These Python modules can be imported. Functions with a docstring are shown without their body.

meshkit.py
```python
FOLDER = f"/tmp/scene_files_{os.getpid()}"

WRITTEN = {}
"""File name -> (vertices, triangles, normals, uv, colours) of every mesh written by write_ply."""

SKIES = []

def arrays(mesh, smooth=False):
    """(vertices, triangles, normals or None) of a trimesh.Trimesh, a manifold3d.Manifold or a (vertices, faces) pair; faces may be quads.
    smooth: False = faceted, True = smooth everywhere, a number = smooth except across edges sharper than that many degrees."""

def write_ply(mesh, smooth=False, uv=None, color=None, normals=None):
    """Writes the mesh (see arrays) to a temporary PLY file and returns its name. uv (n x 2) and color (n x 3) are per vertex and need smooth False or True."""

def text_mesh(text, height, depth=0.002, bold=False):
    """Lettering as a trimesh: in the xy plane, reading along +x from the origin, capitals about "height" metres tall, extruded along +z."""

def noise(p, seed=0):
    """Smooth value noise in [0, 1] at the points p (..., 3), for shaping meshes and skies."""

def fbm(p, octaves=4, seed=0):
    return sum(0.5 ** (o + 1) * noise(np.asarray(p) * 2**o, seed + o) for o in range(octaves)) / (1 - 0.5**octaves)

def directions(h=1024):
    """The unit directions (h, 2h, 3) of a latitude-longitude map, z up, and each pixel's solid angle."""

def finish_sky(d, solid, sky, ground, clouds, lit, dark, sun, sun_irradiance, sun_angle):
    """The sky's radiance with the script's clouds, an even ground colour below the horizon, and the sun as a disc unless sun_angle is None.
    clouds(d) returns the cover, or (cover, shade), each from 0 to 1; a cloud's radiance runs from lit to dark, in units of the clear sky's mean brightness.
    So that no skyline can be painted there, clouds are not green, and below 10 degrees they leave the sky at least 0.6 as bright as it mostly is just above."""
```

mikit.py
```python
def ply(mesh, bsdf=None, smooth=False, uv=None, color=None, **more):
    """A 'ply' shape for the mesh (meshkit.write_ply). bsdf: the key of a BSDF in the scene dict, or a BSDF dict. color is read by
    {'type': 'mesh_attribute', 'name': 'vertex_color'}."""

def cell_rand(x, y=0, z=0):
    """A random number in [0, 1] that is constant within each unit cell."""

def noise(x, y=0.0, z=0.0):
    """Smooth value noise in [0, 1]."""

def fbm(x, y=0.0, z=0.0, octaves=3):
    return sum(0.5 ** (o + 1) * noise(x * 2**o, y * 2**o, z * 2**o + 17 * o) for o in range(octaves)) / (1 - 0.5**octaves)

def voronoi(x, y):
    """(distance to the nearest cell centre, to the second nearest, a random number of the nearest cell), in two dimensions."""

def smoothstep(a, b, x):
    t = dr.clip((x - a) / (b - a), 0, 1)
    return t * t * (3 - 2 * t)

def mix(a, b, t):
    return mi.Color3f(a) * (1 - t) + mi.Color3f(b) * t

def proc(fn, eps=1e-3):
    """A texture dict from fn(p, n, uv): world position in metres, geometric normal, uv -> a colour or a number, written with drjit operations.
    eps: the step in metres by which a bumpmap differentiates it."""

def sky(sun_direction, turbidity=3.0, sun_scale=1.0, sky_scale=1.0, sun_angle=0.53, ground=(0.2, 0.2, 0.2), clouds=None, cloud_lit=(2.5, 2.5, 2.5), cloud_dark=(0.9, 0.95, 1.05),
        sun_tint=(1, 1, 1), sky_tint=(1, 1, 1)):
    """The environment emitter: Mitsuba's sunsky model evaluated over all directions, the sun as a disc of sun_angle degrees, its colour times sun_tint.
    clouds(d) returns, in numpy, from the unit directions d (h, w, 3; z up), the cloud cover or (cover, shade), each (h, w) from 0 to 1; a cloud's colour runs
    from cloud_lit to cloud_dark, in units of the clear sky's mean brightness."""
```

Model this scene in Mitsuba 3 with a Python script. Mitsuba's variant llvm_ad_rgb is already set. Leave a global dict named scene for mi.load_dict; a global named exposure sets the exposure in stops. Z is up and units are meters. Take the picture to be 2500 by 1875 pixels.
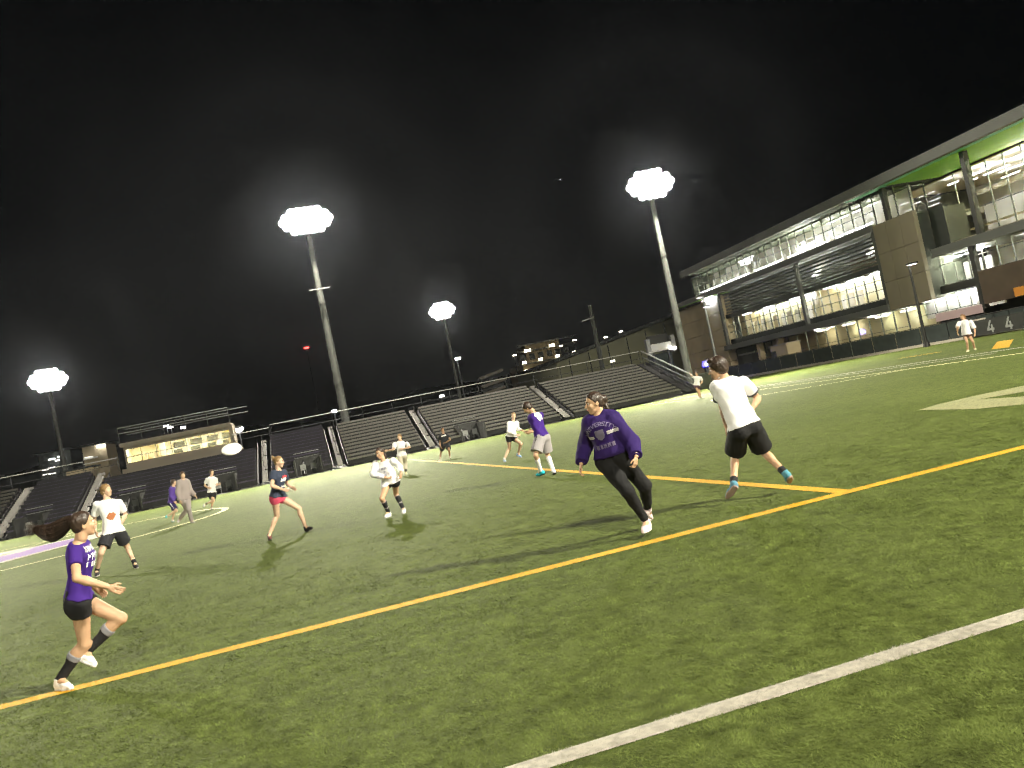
import math, random
import numpy as np, trimesh, mitsuba as mi, drjit as dr
import mikit, meshkit
from shapely.geometry import Polygon, LineString
from mikit import proc, fbm, noise, voronoi, smoothstep, mix, cell_rand

random.seed(4); RNG = np.random.default_rng(4)
T = mi.ScalarTransform4f
scene, labels = {}, {}

# ---------------------------------------------------------------- camera, sky, exposure
FOC, PITCH, ROLL, YAW = 2140.92, math.radians(1.7043), math.radians(11.748), math.radians(13.4773)
EYE = np.array([0.0, 0.0, 1.6])
FWD = np.array([math.sin(YAW) * math.cos(PITCH), math.cos(YAW) * math.cos(PITCH), math.sin(PITCH)])
_r = np.array([math.cos(YAW), -math.sin(YAW), 0.0]); _u = np.cross(_r, FWD)
RIGHT = math.cos(ROLL) * _r - math.sin(ROLL) * _u
UP = math.sin(ROLL) * _r + math.cos(ROLL) * _u
scene['camera'] = {'type': 'perspective', 'fov': math.degrees(2 * math.atan(1250 / FOC)), 'fov_axis': 'x', 'near_clip': 0.05, 'far_clip': 2000.0,
                   'to_world': T().look_at(origin=EYE.tolist(), target=(EYE + FWD).tolist(), up=UP.tolist())}
exposure = 0.0
scene['sky'] = {**mikit.sky([0.3, -0.5, 0.35], turbidity=4, sun_scale=0.0, sky_scale=0.015, sky_tint=(1.25, 1.0, 0.80), ground=(0.1, 0.1, 0.1)), 'sampling_weight': 2.0}
LAMP = 220.0           # radiance of the floodlight lenses
BEAM = 24000       # intensity of one far mast's reflector beam


def pix_ray(x, y):
    """direction through a pixel of the 2500 x 1875 photograph, with unit depth along the view axis"""
    return FWD + ((x - 1250.0) * RIGHT - (y - 937.5) * UP) / FOC


def at(x, y, depth): return EYE + pix_ray(x, y) * depth
def at_z(x, y, z=0.0):
    d = pix_ray(x, y); return EYE + d * ((z - EYE[2]) / d[2])
def at_y(x, y, Y):
    d = pix_ray(x, y); return EYE + d * (Y / d[1])
def at_x(x, y, X):
    d = pix_ray(x, y); return EYE + d * (X / d[0])


# ---------------------------------------------------------------- helpers
_count = {}
def uniq(key):
    n = _count.get(key, -1) + 1; _count[key] = n
    return key if n == 0 else f'{key}_{n:03d}'

def obj(name, mesh, m, parent=None, label=None, cat=None, group=None, kind=None, smooth=False, emit=None, weight=None, **more):
    key = uniq(f'{parent}__{name}' if parent else name)
    d = mikit.ply(mesh, 'm_' + m, smooth=smooth, **more)
    if emit is not None:
        e = {'type': 'area', 'radiance': {'type': 'rgb', 'value': list(map(float, emit))}}
        if weight is not None: e['sampling_weight'] = float(weight)
        d['emitter'] = e
    scene[key] = d
    tag(key, label, cat, group, kind)
    return key

def tag(key, label=None, cat=None, group=None, kind=None):
    e = {k: v for k, v in (('label', label), ('category', cat), ('group', group), ('kind', kind)) if v}
    if e: labels.setdefault(key, {}).update(e)
    return key

def thing(name, label, cat, group=None):
    return tag(uniq(name), label, cat, group)

_BF = np.array([[0, 2, 3, 1], [4, 5, 7, 6], [0, 1, 5, 4], [2, 6, 7, 3], [0, 4, 6, 2], [1, 3, 7, 5]])
def box(x0, x1, y0, y1, z0, z1):
    v = np.array([[x, y, z] for z in (z0, z1) for y in (y0, y1) for x in (x0, x1)], float)
    return v, np.vstack([_BF[:, [0, 1, 2]], _BF[:, [0, 2, 3]]])

def cat(*ms):
    vs, fs, n = [], [], 0
    for m in ms:
        v, f = (m.vertices, m.faces) if hasattr(m, 'vertices') else m
        v = np.asarray(v, float); f = np.asarray(f)
        if f.shape[1] == 4: f = np.vstack([f[:, [0, 1, 2]], f[:, [0, 2, 3]]])
        vs.append(v); fs.append(f + n); n += len(v)
    return np.vstack(vs), np.vstack(fs)

def tube(p, q, r0, r1=None, n=10, caps=True):
    p, q = np.asarray(p, float), np.asarray(q, float); r1 = r0 if r1 is None else r1
    a = (q - p) / np.linalg.norm(q - p)
    s = np.cross(a, [0, 0, 1.0] if abs(a[2]) < .9 else [1.0, 0, 0]); s /= np.linalg.norm(s); t = np.cross(a, s)
    th = np.arange(n) * 2 * np.pi / n
    ring = np.cos(th)[:, None] * s + np.sin(th)[:, None] * t
    v = np.vstack([p + ring * r0, q + ring * r1, [p], [q]]); i = np.arange(n); j = (i + 1) % n
    f = [np.stack([i, j, j + n], 1), np.stack([i, j + n, i + n], 1)]
    if caps: f += [np.stack([j, i, i * 0 + 2 * n], 1), np.stack([i + n, j + n, i * 0 + 2 * n + 1], 1)]
    return v, np.vstack(f)

def poly_path(pts, r, n=6): return cat(*[tube(a, b, r, n=n) for a, b in zip(pts[:-1], pts[1:])])

def bar(p, q, w, h, up=(0, 0, 1)):
    """a rectangular bar from p to q, w wide, h high"""
    p, q = np.asarray(p, float), np.asarray(q, float); a = (q - p) / np.linalg.norm(q - p)
    s = np.cross(a, up); s = s / np.linalg.norm(s); u = np.cross(s, a)
    c = [(-w, -h), (w, -h), (-w, h), (w, h)]
    v = np.array([o + s * x / 2 + u * y / 2 for o in (p, q) for x, y in c])
    return v, np.vstack([_BF[:, [0, 1, 2]], _BF[:, [0, 2, 3]]])

def flat(poly, z):
    ms = []
    for g in getattr(poly, 'geoms', [poly]):
        v, f = trimesh.creation.triangulate_polygon(g, engine='earcut')
        e1, e2 = v[f[:, 1]] - v[f[:, 0]], v[f[:, 2]] - v[f[:, 0]]
        neg = e1[:, 0] * e2[:, 1] - e1[:, 1] * e2[:, 0] < 0
        f = np.array(f); f[neg] = f[neg][:, ::-1]
        ms.append((np.column_stack([v, np.full(len(v), z)]), f))
    return cat(*ms)

def lathe(profile, n=20):
    pr = np.asarray(profile, float); th = np.arange(n) * 2 * np.pi / n
    v = np.stack([pr[:, 0][:, None] * np.cos(th), pr[:, 0][:, None] * np.sin(th), np.repeat(pr[:, 1][:, None], n, 1)], -1).reshape(-1, 3)
    f = []
    for k in range(len(pr) - 1):
        i = np.arange(n); j = (i + 1) % n
        f += [np.stack([k * n + i, k * n + j, (k + 1) * n + j, (k + 1) * n + i], 1)]
    return v, np.vstack(f)

def place(m, R, t):
    v, f = (m.vertices, m.faces) if hasattr(m, 'vertices') else m
    return np.asarray(v) @ np.asarray(R).T + np.asarray(t), np.asarray(f)

def disc(c, nrm, r, n=14):
    c, nrm = np.asarray(c, float), np.asarray(nrm, float) / np.linalg.norm(nrm)
    s = np.cross(nrm, [0, 0, 1.0] if abs(nrm[2]) < .9 else [1.0, 0, 0]); s /= np.linalg.norm(s); t = np.cross(nrm, s)
    th = np.arange(n) * 2 * np.pi / n
    v = np.vstack([[c], c + r * (np.cos(th)[:, None] * s + np.sin(th)[:, None] * t)]); i = np.arange(n)
    return v, np.stack([i * 0, i + 1, (i + 1) % n + 1], 1)


# ---------------------------------------------------------------- materials
def mat(name, color, rough=0.6, metal=0.0, spec=0.5, sheen=0.0, vary=0.0, scale=2.0, bump=None, clear=0.0, two=True):
    if vary:
        c = [float(x) for x in color]
        base = proc(lambda p, n, uv: mi.Color3f(c) * (1 - vary + 2 * vary * fbm(p.x * scale, p.y * scale, p.z * scale)))
    else:
        base = {'type': 'rgb', 'value': list(map(float, color))}
    b = {'type': 'principled', 'base_color': base, 'roughness': rough, 'metallic': metal, 'specular': spec}
    if sheen: b['sheen'] = sheen
    if clear: b['clearcoat'] = clear
    if bump: b = {'type': 'bumpmap', 'arbitrary': bump[0], 'scale': bump[1], 'bsdf': b}
    scene['m_' + name] = {'type': 'twosided', 'bsdf': b} if two else b
    return name

def cloth(rgb):
    """a woven fabric of that colour, one BSDF per colour"""
    name = 'cloth_' + '_'.join(f'{int(c * 1000):03d}' for c in rgb)
    if 'm_' + name not in scene: mat(name, rgb, rough=.85, spec=.25, sheen=.25)
    return name

mat('galvanised', (.28, .285, .285), .55, .35, vary=.15, scale=3)
mat('pole_paint', (.085, .088, .084), .55, .1, vary=.2, scale=1.5)
mat('black_metal', (.01, .01, .01), .5)
mat('dark_steel', (.05, .052, .055), .55, .2)
mat('rail_metal', (.6, .6, .58), .4, .3)
mat('aluminium', (.085, .081, .073), .42, .45, vary=.12, scale=2.5)
mat('purple_seat', (.046, .034, .078), .6, vary=.25, scale=3)
mat('stand_dark', (.012, .011, .014), .8)
mat('step_grey', (.33, .32, .31), .75, vary=.2, scale=4)
mat('lens', (.8, .8, .8), .3)
mat('white_paint', (.78, .77, .74), .5)
mat('concrete', (.36, .33, .28), .85, vary=.18, scale=1.3)
mat('beige_stone', (.40, .32, .205), .8, vary=.12, scale=.9)
mat('grey_stone', (.18, .155, .115), .8, vary=.1, scale=.8)
mat('slab_grey', (.078, .081, .078), .6, vary=.08, scale=.7)
mat('green_soffit', (.13, .35, .025), .6, vary=.08)
mat('teal_trim', (.12, .42, .26), .55)
mat('dark_panel', (.016, .02, .019), .6, vary=.2)
mat('louvre', (.16, .17, .165), .5, .3)
mat('mullion', (.10, .11, .10), .5, .3)
mat('cream_wall', (.66, .61, .46), .85)
mat('white_wall', (.75, .72, .62), .85)
mat('room_floor', (.30, .27, .21), .6)
mat('brown_wall', (.075, .052, .036), .8, vary=.2, scale=1.2)
mat('pink_banner', (.55, .40, .42), .8)
mat('orange_sign', (.62, .24, .03), .7)
mat('windscreen', (.022, .03, .03), .9, vary=.3, scale=2)
mat('tan_wall', (.42, .34, .22), .8)
mat('booth_wall', (.18, .155, .125), .8)
mat('booth_room', (.78, .64, .38), .85)
mat('asphalt', (.045, .045, .047), .9, vary=.3, scale=.7)
mat('pavement', (.36, .33, .27), .9, vary=.15, scale=1.1)
mat('hill_earth', (.022, .026, .02), .95)
mat('foliage', (.035, .045, .02), .9)
scene['m_window_glass'] = {'type': 'thindielectric', 'int_ior': 1.5}

# ---------------------------------------------------------------- the field
TURF = (.105, .135, .034)
def turf_color(p, n, uv):
    big = fbm(p.x * .35 + 3, p.y * .35, octaves=3)
    clump = fbm(p.x * 9, p.y * 9, octaves=3)
    fine = noise(p.x * 60, p.y * 60)
    v = .75 + .85 * (clump - .5) + .15 * (big - .5) + .4 * fine
    return mix((.063, .084, .019), (.077, .096, .024), big) * v
scene['m_turf_mat'] = {'type': 'twosided', 'bsdf': {'type': 'bumpmap', 'arbitrary': proc(lambda p, n, uv: fbm(p.x * 30, p.y * 30, octaves=2), eps=.004), 'scale': .005,
    'bsdf': {'type': 'principled', 'base_color': proc(turf_color), 'roughness': .75, 'specular': .08, 'sheen': .12, 'sheen_tint': .8}}}
def paint(name, rgb):
    c = [float(x) for x in rgb]
    def fn(p, n, uv):
        w = .55 + .9 * fbm(p.x * 30, p.y * 30, octaves=3)
        return mi.Color3f(c) * dr.minimum(w, 1.1)
    scene['m_' + name] = {'type': 'twosided', 'bsdf': {'type': 'principled', 'base_color': proc(fn), 'roughness': .7, 'specular': .4}}
paint('yellow_paint', (.50, .275, .016)); paint('white_line_paint', (.38, .355, .30)); paint('pale_yellow_paint', (.66, .63, .34)); paint('purple_paint', (.15, .07, .27)); paint('faded_paint', (.20, .20, .10))

obj('ground', flat(Polygon([(-700, -300), (700, -300), (700, 900), (-700, 900)]), -.03), 'asphalt', kind='structure', label='dark asphalt round the pitch and under the stands')
obj('turf', flat(Polygon([(-75, -18), (45.6, -18), (45.6, 78), (31, 78), (31, 65.05), (-75, 65.05)]), 0), 'turf_mat', kind='structure', label='artificial turf of the sports pitch under floodlights')
obj('pavement', cat(box(45.6, 60, 20, 118, -.03, .015), box(45.6, 45.75, 20, 118, .015, .05)), 'pavement', kind='structure', label='pale concrete strip between the turf and the fence')

def seg(x0, y0, x1, y1, w): return LineString([(x0, y0), (x1, y1)]).buffer(w / 2, cap_style=2)
def arc(cx, cy, r, a0, a1, w): return LineString([(cx + r * math.cos(t), cy + r * math.sin(t)) for t in np.radians(np.linspace(a0, a1, 73))]).buffer(w / 2, cap_style=2)
MARKS = []
def mark(name, poly, m, z, label, col=None):
    obj(name, flat(poly, z), m, 'turf', label=label); MARKS.append((poly, col))
WHITE, YELL, FADED = (.36, .335, .285), (.52, .285, .016), (.22, .22, .11)
mark('near_white_line', seg(-12, 3.98, 40, 3.98, .15), 'white_line_paint', .004, 'white line nearest the camera', WHITE)
mark('yellow_sideline', seg(-40, 8.5, 40, 8.5, .20), 'yellow_paint', .004, 'long yellow line parallel to the stands', YELL)
mark('yellow_cross_line', seg(5.45, 8.6, 5.45, 53, .18), 'yellow_paint', .004, 'yellow line running away towards the stands', YELL)
mark('center_circle', arc(-13, 38, 9.15, 0, 360, .28), 'pale_yellow_paint', .012, 'pale circle round the painted emblem', None)
mark('halfway_line', seg(-13, 4, -13, 64, .12), 'pale_yellow_paint', .008, 'halfway line across the pitch', None)
mark('box_line', seg(23.4, 12, 23.4, 58, .18), 'pale_yellow_paint', .004, 'line in front of the right end', None)
mark('box_arc', arc(28.6, 38, 9.15, 125.5, 234.5, .2), 'pale_yellow_paint', .008, 'arc bulging from the line at the right end', None)
mark('end_line', seg(26.6, 8, 26.6, 62, .26), 'white_line_paint', .004, 'white line near the right end', None)
mark('crease_line', seg(25.3, 28, 25.3, 64, .2), 'white_line_paint', .008, 'second white line near the right end', None)
mark('yellow_hash', Polygon([(28.4, 31.6), (28.0, 30.2), (34.3, 36.6), (34.6, 38)]), 'yellow_paint', .004, 'short yellow bar by the far right player', None)
mark('yellow_dash', seg(33.2, 40.5, 33.3, 44, .3), 'yellow_paint', .004, None, None)
mark('yard_number', Polygon([(11.4, 14.85), (12.0, 15.05), (12.95, 15.05), (14.6, 14.6), (14.6, 13.7), (12.9, 13.75), (12.3, 14.25), (12.2, 13.15), (14.2, 12.4), (14.2, 11.7), (11.25, 11.95), (11.05, 12.95)]), 'faded_paint', .004, 'faded white painted number at the right edge', FADED)
_em = Polygon([(-19, 35.0), (-11.4, 35.2), (-9.5, 38), (-10.2, 42.2), (-12.2, 42.2), (-12.1, 40.2), (-19, 39.9)])
mark('emblem_border', _em.buffer(.75, join_style=2).union(Polygon([(-19, 41.3), (-13.2, 41.6), (-12.9, 44), (-19, 44)])), 'white_line_paint', .016, 'white outline of the painted emblem', None)
mark('emblem', _em, 'purple_paint', .020, 'purple painted emblem in the centre circle', None)

def grass_blades():
    """short tufts in the near part of the pitch; those that stand on a painted line carry the paint"""
    n = 1700000
    u = RNG.random(n); d = 2.6 * (24 / 2.6) ** u                       # distance from the camera, denser near it
    s = RNG.uniform(-1.25, 1.25, n)
    f2 = np.array([math.sin(YAW), math.cos(YAW)]); r2 = np.array([math.cos(YAW), -math.sin(YAW)])
    xy = d[:, None] * (np.cos(s)[:, None] * f2 + np.sin(s)[:, None] * r2)
    dens = meshkit.fbm(np.column_stack([xy * 1.6, np.zeros(n)]), 3, 5)
    keep = RNG.random(n) < (.75 + .3 * (dens - .3)) * np.clip((24 - d) / 13, 0, 1) * np.clip((1.25 - np.abs(s)) / .5, 0, 1) * np.clip((d - 2.6) / 1.0, 0, 1); xy, d, dens = xy[keep], d[keep], dens[keep]; n = len(d)
    lean = meshkit.noise(np.column_stack([xy * 5, np.ones(n)]), 3) * 6.28 + RNG.normal(0, .9, n)
    hh = (.006 + .007 * RNG.random(n)) * (.6 + .8 * dens); w = (.0013 + .0010 * d / 3) * (.8 + .5 * RNG.random(n)); lay = hh * RNG.uniform(.6, 2.2, n)
    a = RNG.uniform(0, 6.28, n)
    p = np.column_stack([xy, np.full(n, .001)])
    side = np.column_stack([np.cos(a), np.sin(a), np.zeros(n)]) * w[:, None]
    tip = p + np.column_stack([np.cos(lean) * lay, np.sin(lean) * lay, hh])
    v = np.stack([p - side, p + side, tip], 1)
    t = RNG.random(n); col = np.array([.074, .101, .021]) * (1 - t[:, None]) + np.array([.121, .150, .042]) * t[:, None]
    col = col * (.30 + 1.42 * meshkit.fbm(np.column_stack([xy * 11, np.ones(n)]), 3, 9))[:, None]
    which = np.zeros(n, int)
    import shapely
    pts = shapely.points(xy)
    for k, (poly, c) in enumerate(MARKS):
        if c is None: continue
        shapely.prepare(poly)
        ins = shapely.contains(poly, pts); which[ins] = k + 1
        col[ins] = np.array(c) * RNG.uniform(.75, 1.15, (ins.sum(), 1))
    return v, col, which
_v, _c, _w = grass_blades()
scene['m_blade_mat'] = {'type': 'twosided', 'bsdf': {'type': 'principled', 'base_color': {'type': 'mesh_attribute', 'name': 'vertex_color'}, 'roughness': .7, 'specular': .06}}
def blade_obj(name, sel, parent, label):
    v = _v[sel].reshape(-1, 3); f = np.arange(len(v)).reshape(-1, 3)
    fn = np.cross(_v[sel][:, 1] - _v[sel][:, 0], _v[sel][:, 2] - _v[sel][:, 0]); fn *= np.sign(fn[:, 2:] + 1e-12) / np.maximum(np.linalg.norm(fn, axis=1, keepdims=True), 1e-12)
    nr = fn * .35 + np.array([0, 0, .85]); nr /= np.linalg.norm(nr, axis=1, keepdims=True)
    key = uniq(f'{parent}__{name}' if parent else name)
    scene[key] = {'type': 'ply', 'filename': meshkit.write_ply((v, f), False, None, np.repeat(_c[sel], 3, 0), normals=np.repeat(nr, 3, 0)), 'face_normals': False, 'bsdf': {'type': 'ref', 'id': 'm_blade_mat'}}
    tag(key, label, None, None, 'stuff')
blade_obj('grass', _w == 0, None, 'short green plastic grass blades of the near pitch')
labels['grass']['category'] = 'grass'
for k, (nm) in enumerate(['near_white_line', 'yellow_sideline', 'yellow_cross_line']): blade_obj('painted_blades', _w == k + 1, 'turf__' + nm, None)

# ---------------------------------------------------------------- grandstand: seven blocks between stair aisles
Y0, Z0, DY, DZ, ROWS = 65.5, .52, .76, .262, 12
AISLES = [(-21.9, -20.6), (-16.6, -15.4), (-4.1, -3.0), (1.3, 2.4), (8.2, 9.3), (19.0, 20.1), (29.3, 30.6)]
BLOCKS = [(-46, -21.95, 'aluminium', 'bare metal bleacher block at the far left edge'), (-20.55, -16.65, 'purple_seat', 'dark purple bleacher block left of the press box'),
          (-15.35, -4.15, 'purple_seat', 'dark purple bleacher block below the press box'), (-2.95, 1.25, 'purple_seat', 'dark purple bleacher block right of the press box'),
          (2.45, 8.15, 'aluminium', 'bare metal bleacher block behind the woman in the white long sleeved shirt'), (9.35, 18.95, 'aluminium', 'bare metal bleacher block behind the pair on the yellow line'),
          (20.15, 29.25, 'aluminium', 'bare metal bleacher block at the right end of the stand')]
BAYS = [(-20.0, -18.3), (-13.8, -12.0), (-7.4, -5.6), (-1.3, .5), (11.1, 12.9)]
def spans(x0, x1, row):
    out, a = [], x0
    if row < 4:
        for b0, b1 in BAYS:
            if x0 < b0 and b1 < x1: out.append((a, b0 - .12)); a = b1 + .12
    return out + [(a, x1)]
for x0, x1, m, lab in BLOCKS:
    t = thing('bleacher_block', lab, 'bleachers', 'blocks of the grandstand')
    rows = ROWS if x0 != -15.35 else ROWS - 3
    under = []
    for k in range(rows):
        y, z = Y0 + k * DY, Z0 + k * DZ
        for a, b in spans(x0, x1, k):
            sm = [box(a, b, y, y + .27, z, z + .045), box(a, b, y + .02, y + .04, z - .05, z)]
            if m == 'purple_seat':                          # folding seat backs stand on these rows
                back = box(a, b, y + .26, y + .30, z + .05, z + .27)
            else: sm += [box(a, b, y + .285, y + .315, z - .10, z + .10)]
            pk = obj('seat_plank', cat(*sm), m, t)
            if m == 'purple_seat': obj('seat_back', back, 'stand_dark', pk)
            obj('foot_board', box(a, b, y + .34, y + .74, z - .20, z - .165), 'stand_dark' if m == 'purple_seat' else 'aluminium', t)
            under += [box(a, b, y + .745, y + .76, z - .20, z + .06), box(a, b, y + .05, y + .07, z - DZ - .16, z - .06)]
    for xs in np.arange(x0 + .3, x1, 1.9):
        under += [bar((xs, Y0 + .15, .1), (xs, Y0 + rows * DY, Z0 - .25 + rows * DZ - .3), .06, .12)]
        if not any(b0 - .2 < xs < b1 + .2 for b0, b1 in BAYS): under += [box(xs - .04, xs + .04, Y0 + .06, Y0 + .14, 0, Z0)]
    under += [box(x0, x1, Y0 + rows * DY, Y0 + rows * DY + .05, 0, Z0 + rows * DZ - .15)]
    obj('frame', cat(*under), 'stand_dark', t)
for i, (x0, x1) in enumerate(AISLES):
    t = thing('aisle_stair', ['pale stair aisle of the stand nearest the left edge', 'pale stair aisle behind the man in the white tee', 'pale stair aisle left of the woman in pink shorts',
              'pale stair aisle where purple seats meet bare metal', 'pale stair aisle left of the player in black', 'pale stair aisle left of the woman in the hooded sweatshirt', 'stair aisle at the right end of the stand'][i], 'stairs', 'stair aisles of the grandstand')
    for k in range(ROWS):
        y, z = Y0 + k * DY, Z0 + k * DZ - .17
        wdt = .5 if k % 4 == 3 else 0
        obj('step', cat(box(x0 + .36, x1 - .36 - wdt * .4, y + .02, y + .38, z - .13, z + .0), box(x0 + .36, x1 - .36, y + .38, y + .76, z - .05, z + .13)), 'step_grey' if i < 6 else 'stand_dark', t)
    obj('stringer', cat(*[bar((x, Y0, .08), (x, Y0 + ROWS * DY, ROWS * DZ), .05, .3) for x in (x0 + .04, x1 - .04)]), 'stand_dark', t)
    if 2 <= i <= 5:
        [obj('hand_rail', tube((.5 * (x0 + x1), Y0 + k * DY, Z0 + k * DZ - .05), (.5 * (x0 + x1), Y0 + k * DY, Z0 + k * DZ + .75), .02), 'dark_steel', t) for k in (3, 6, 9)]
# guard rails along the back and down the right end
def rail(key, x0, x1, y, z0, z1, mid=True, step=2.4, r=.032):
    obj('top_rail', tube((x0, y, z1), (x1, y, z1), r), 'rail_metal', key)
    if mid: obj('mid_rail', tube((x0, y, z0 + .5 * (z1 - z0)), (x1, y, z0 + .5 * (z1 - z0)), r * .6), 'dark_steel', key)
    n = max(2, int((x1 - x0) / step) + 1)
    for x in np.linspace(x0 + .03, x1 - .03, n): obj('post', tube((x, y, z0), (x, y, z1 - .02), .028, n=6), 'dark_steel', key)
YB = Y0 + ROWS * DY + .35
for a, b, lab in ((-46, -17.3, 'thin metal rail along the back of the stand at the far left'), (-2.9, 30.2, 'long thin metal rail along the back of the stand right of the press box')):
    rail(thing('back_railing', lab, 'railing', 'railings behind the top rows'), a, b, YB, 3.2, 4.52)
rail(thing('back_railing', 'short low double rail between the left rail and the press box', 'railing', 'railings behind the top rows'), -17.2, -14.7, YB - .3, 3.3, 4.3)
rail(thing('back_railing', 'short low double rail just right of the press box', 'railing', 'railings behind the top rows'), -5.9, -2.95, YB - .3, 3.3, 4.3)
t = thing('end_railing', 'sloping metal rail down the right end of the stand', 'railing')
e0, e1 = np.array([30.45, YB, 4.52]), np.array([30.45, Y0 - .1, 1.45])
obj('top_rail', bar(e0, e1, .06, .12), 'rail_metal', t)
obj('mid_rail', bar(e0 - [0, 0, .55], e1 - [0, 0, .5], .05, .1), 'galvanised', t)
for s in np.linspace(0, 1, 7): q = e0 * (1 - s) + e1 * s; obj('post', tube(q - [0, 0, 1.25], q, .03, n=6), 'dark_steel', t)
obj('side_panel', (np.array([[30.62, Y0, 0], [30.62, YB, 0], [30.62, YB, 3.5], [30.62, Y0, .5], [30.67, Y0, 0], [30.67, YB, 0], [30.67, YB, 3.5], [30.67, Y0, .5]]), np.array([[0, 1, 2], [0, 2, 3], [4, 6, 5], [4, 7, 6], [3, 2, 6], [3, 6, 7], [0, 3, 7], [0, 7, 4]])), 'stand_dark', t)
# accessible bays let into the front rows
for i, (b0, b1) in enumerate(BAYS):
    t = thing('seating_bay', ['dark recessed bay with double rail nearest the left edge', 'dark recessed bay with double rail right of the man in the white tee', 'dark recessed bay with double rail behind the small runner in white',
              'dark recessed bay with double rail right of the woman in pink shorts', 'dark recessed bay beside the player in black'][i], 'bay', 'recessed bays in the front rows')
    yb = Y0 + 4 * DY
    obj('wall', cat(box(b0 - .1, b0, Y0, yb, 0, 1.25), box(b1, b1 + .1, Y0, yb, 0, 1.25), box(b0, b1, yb - .1, yb, 0, 1.35)), 'black_metal', t)
    for z in (1.38, 1.72): obj('rail', tube((b0 - .05, yb + .02, z), (b1 + .05, yb + .02, z), .026), 'galvanised', t)
    for x in (b0, .5 * (b0 + b1), b1): obj('post', tube((x, yb + .02, 1.3), (x, yb + .02, 1.72), .02, n=6), 'dark_steel', t)
    for q in range(2):
        x = b0 + .5 + q * .75
        obj('folded_chair', cat(box(x - .2, x + .2, Y0 + .9, Y0 + 1.3, .42, .46), box(x - .2, x + .2, Y0 + 1.3, Y0 + 1.34, .42, .85), *[tube((x + sx * .18, Y0 + yy, .01), (x + sx * .18, Y0 + yy, .42), .014, n=5) for sx in (-1, 1) for yy in (.93, 1.28)]), 'dark_steel' if q else 'galvanised', t)

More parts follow.
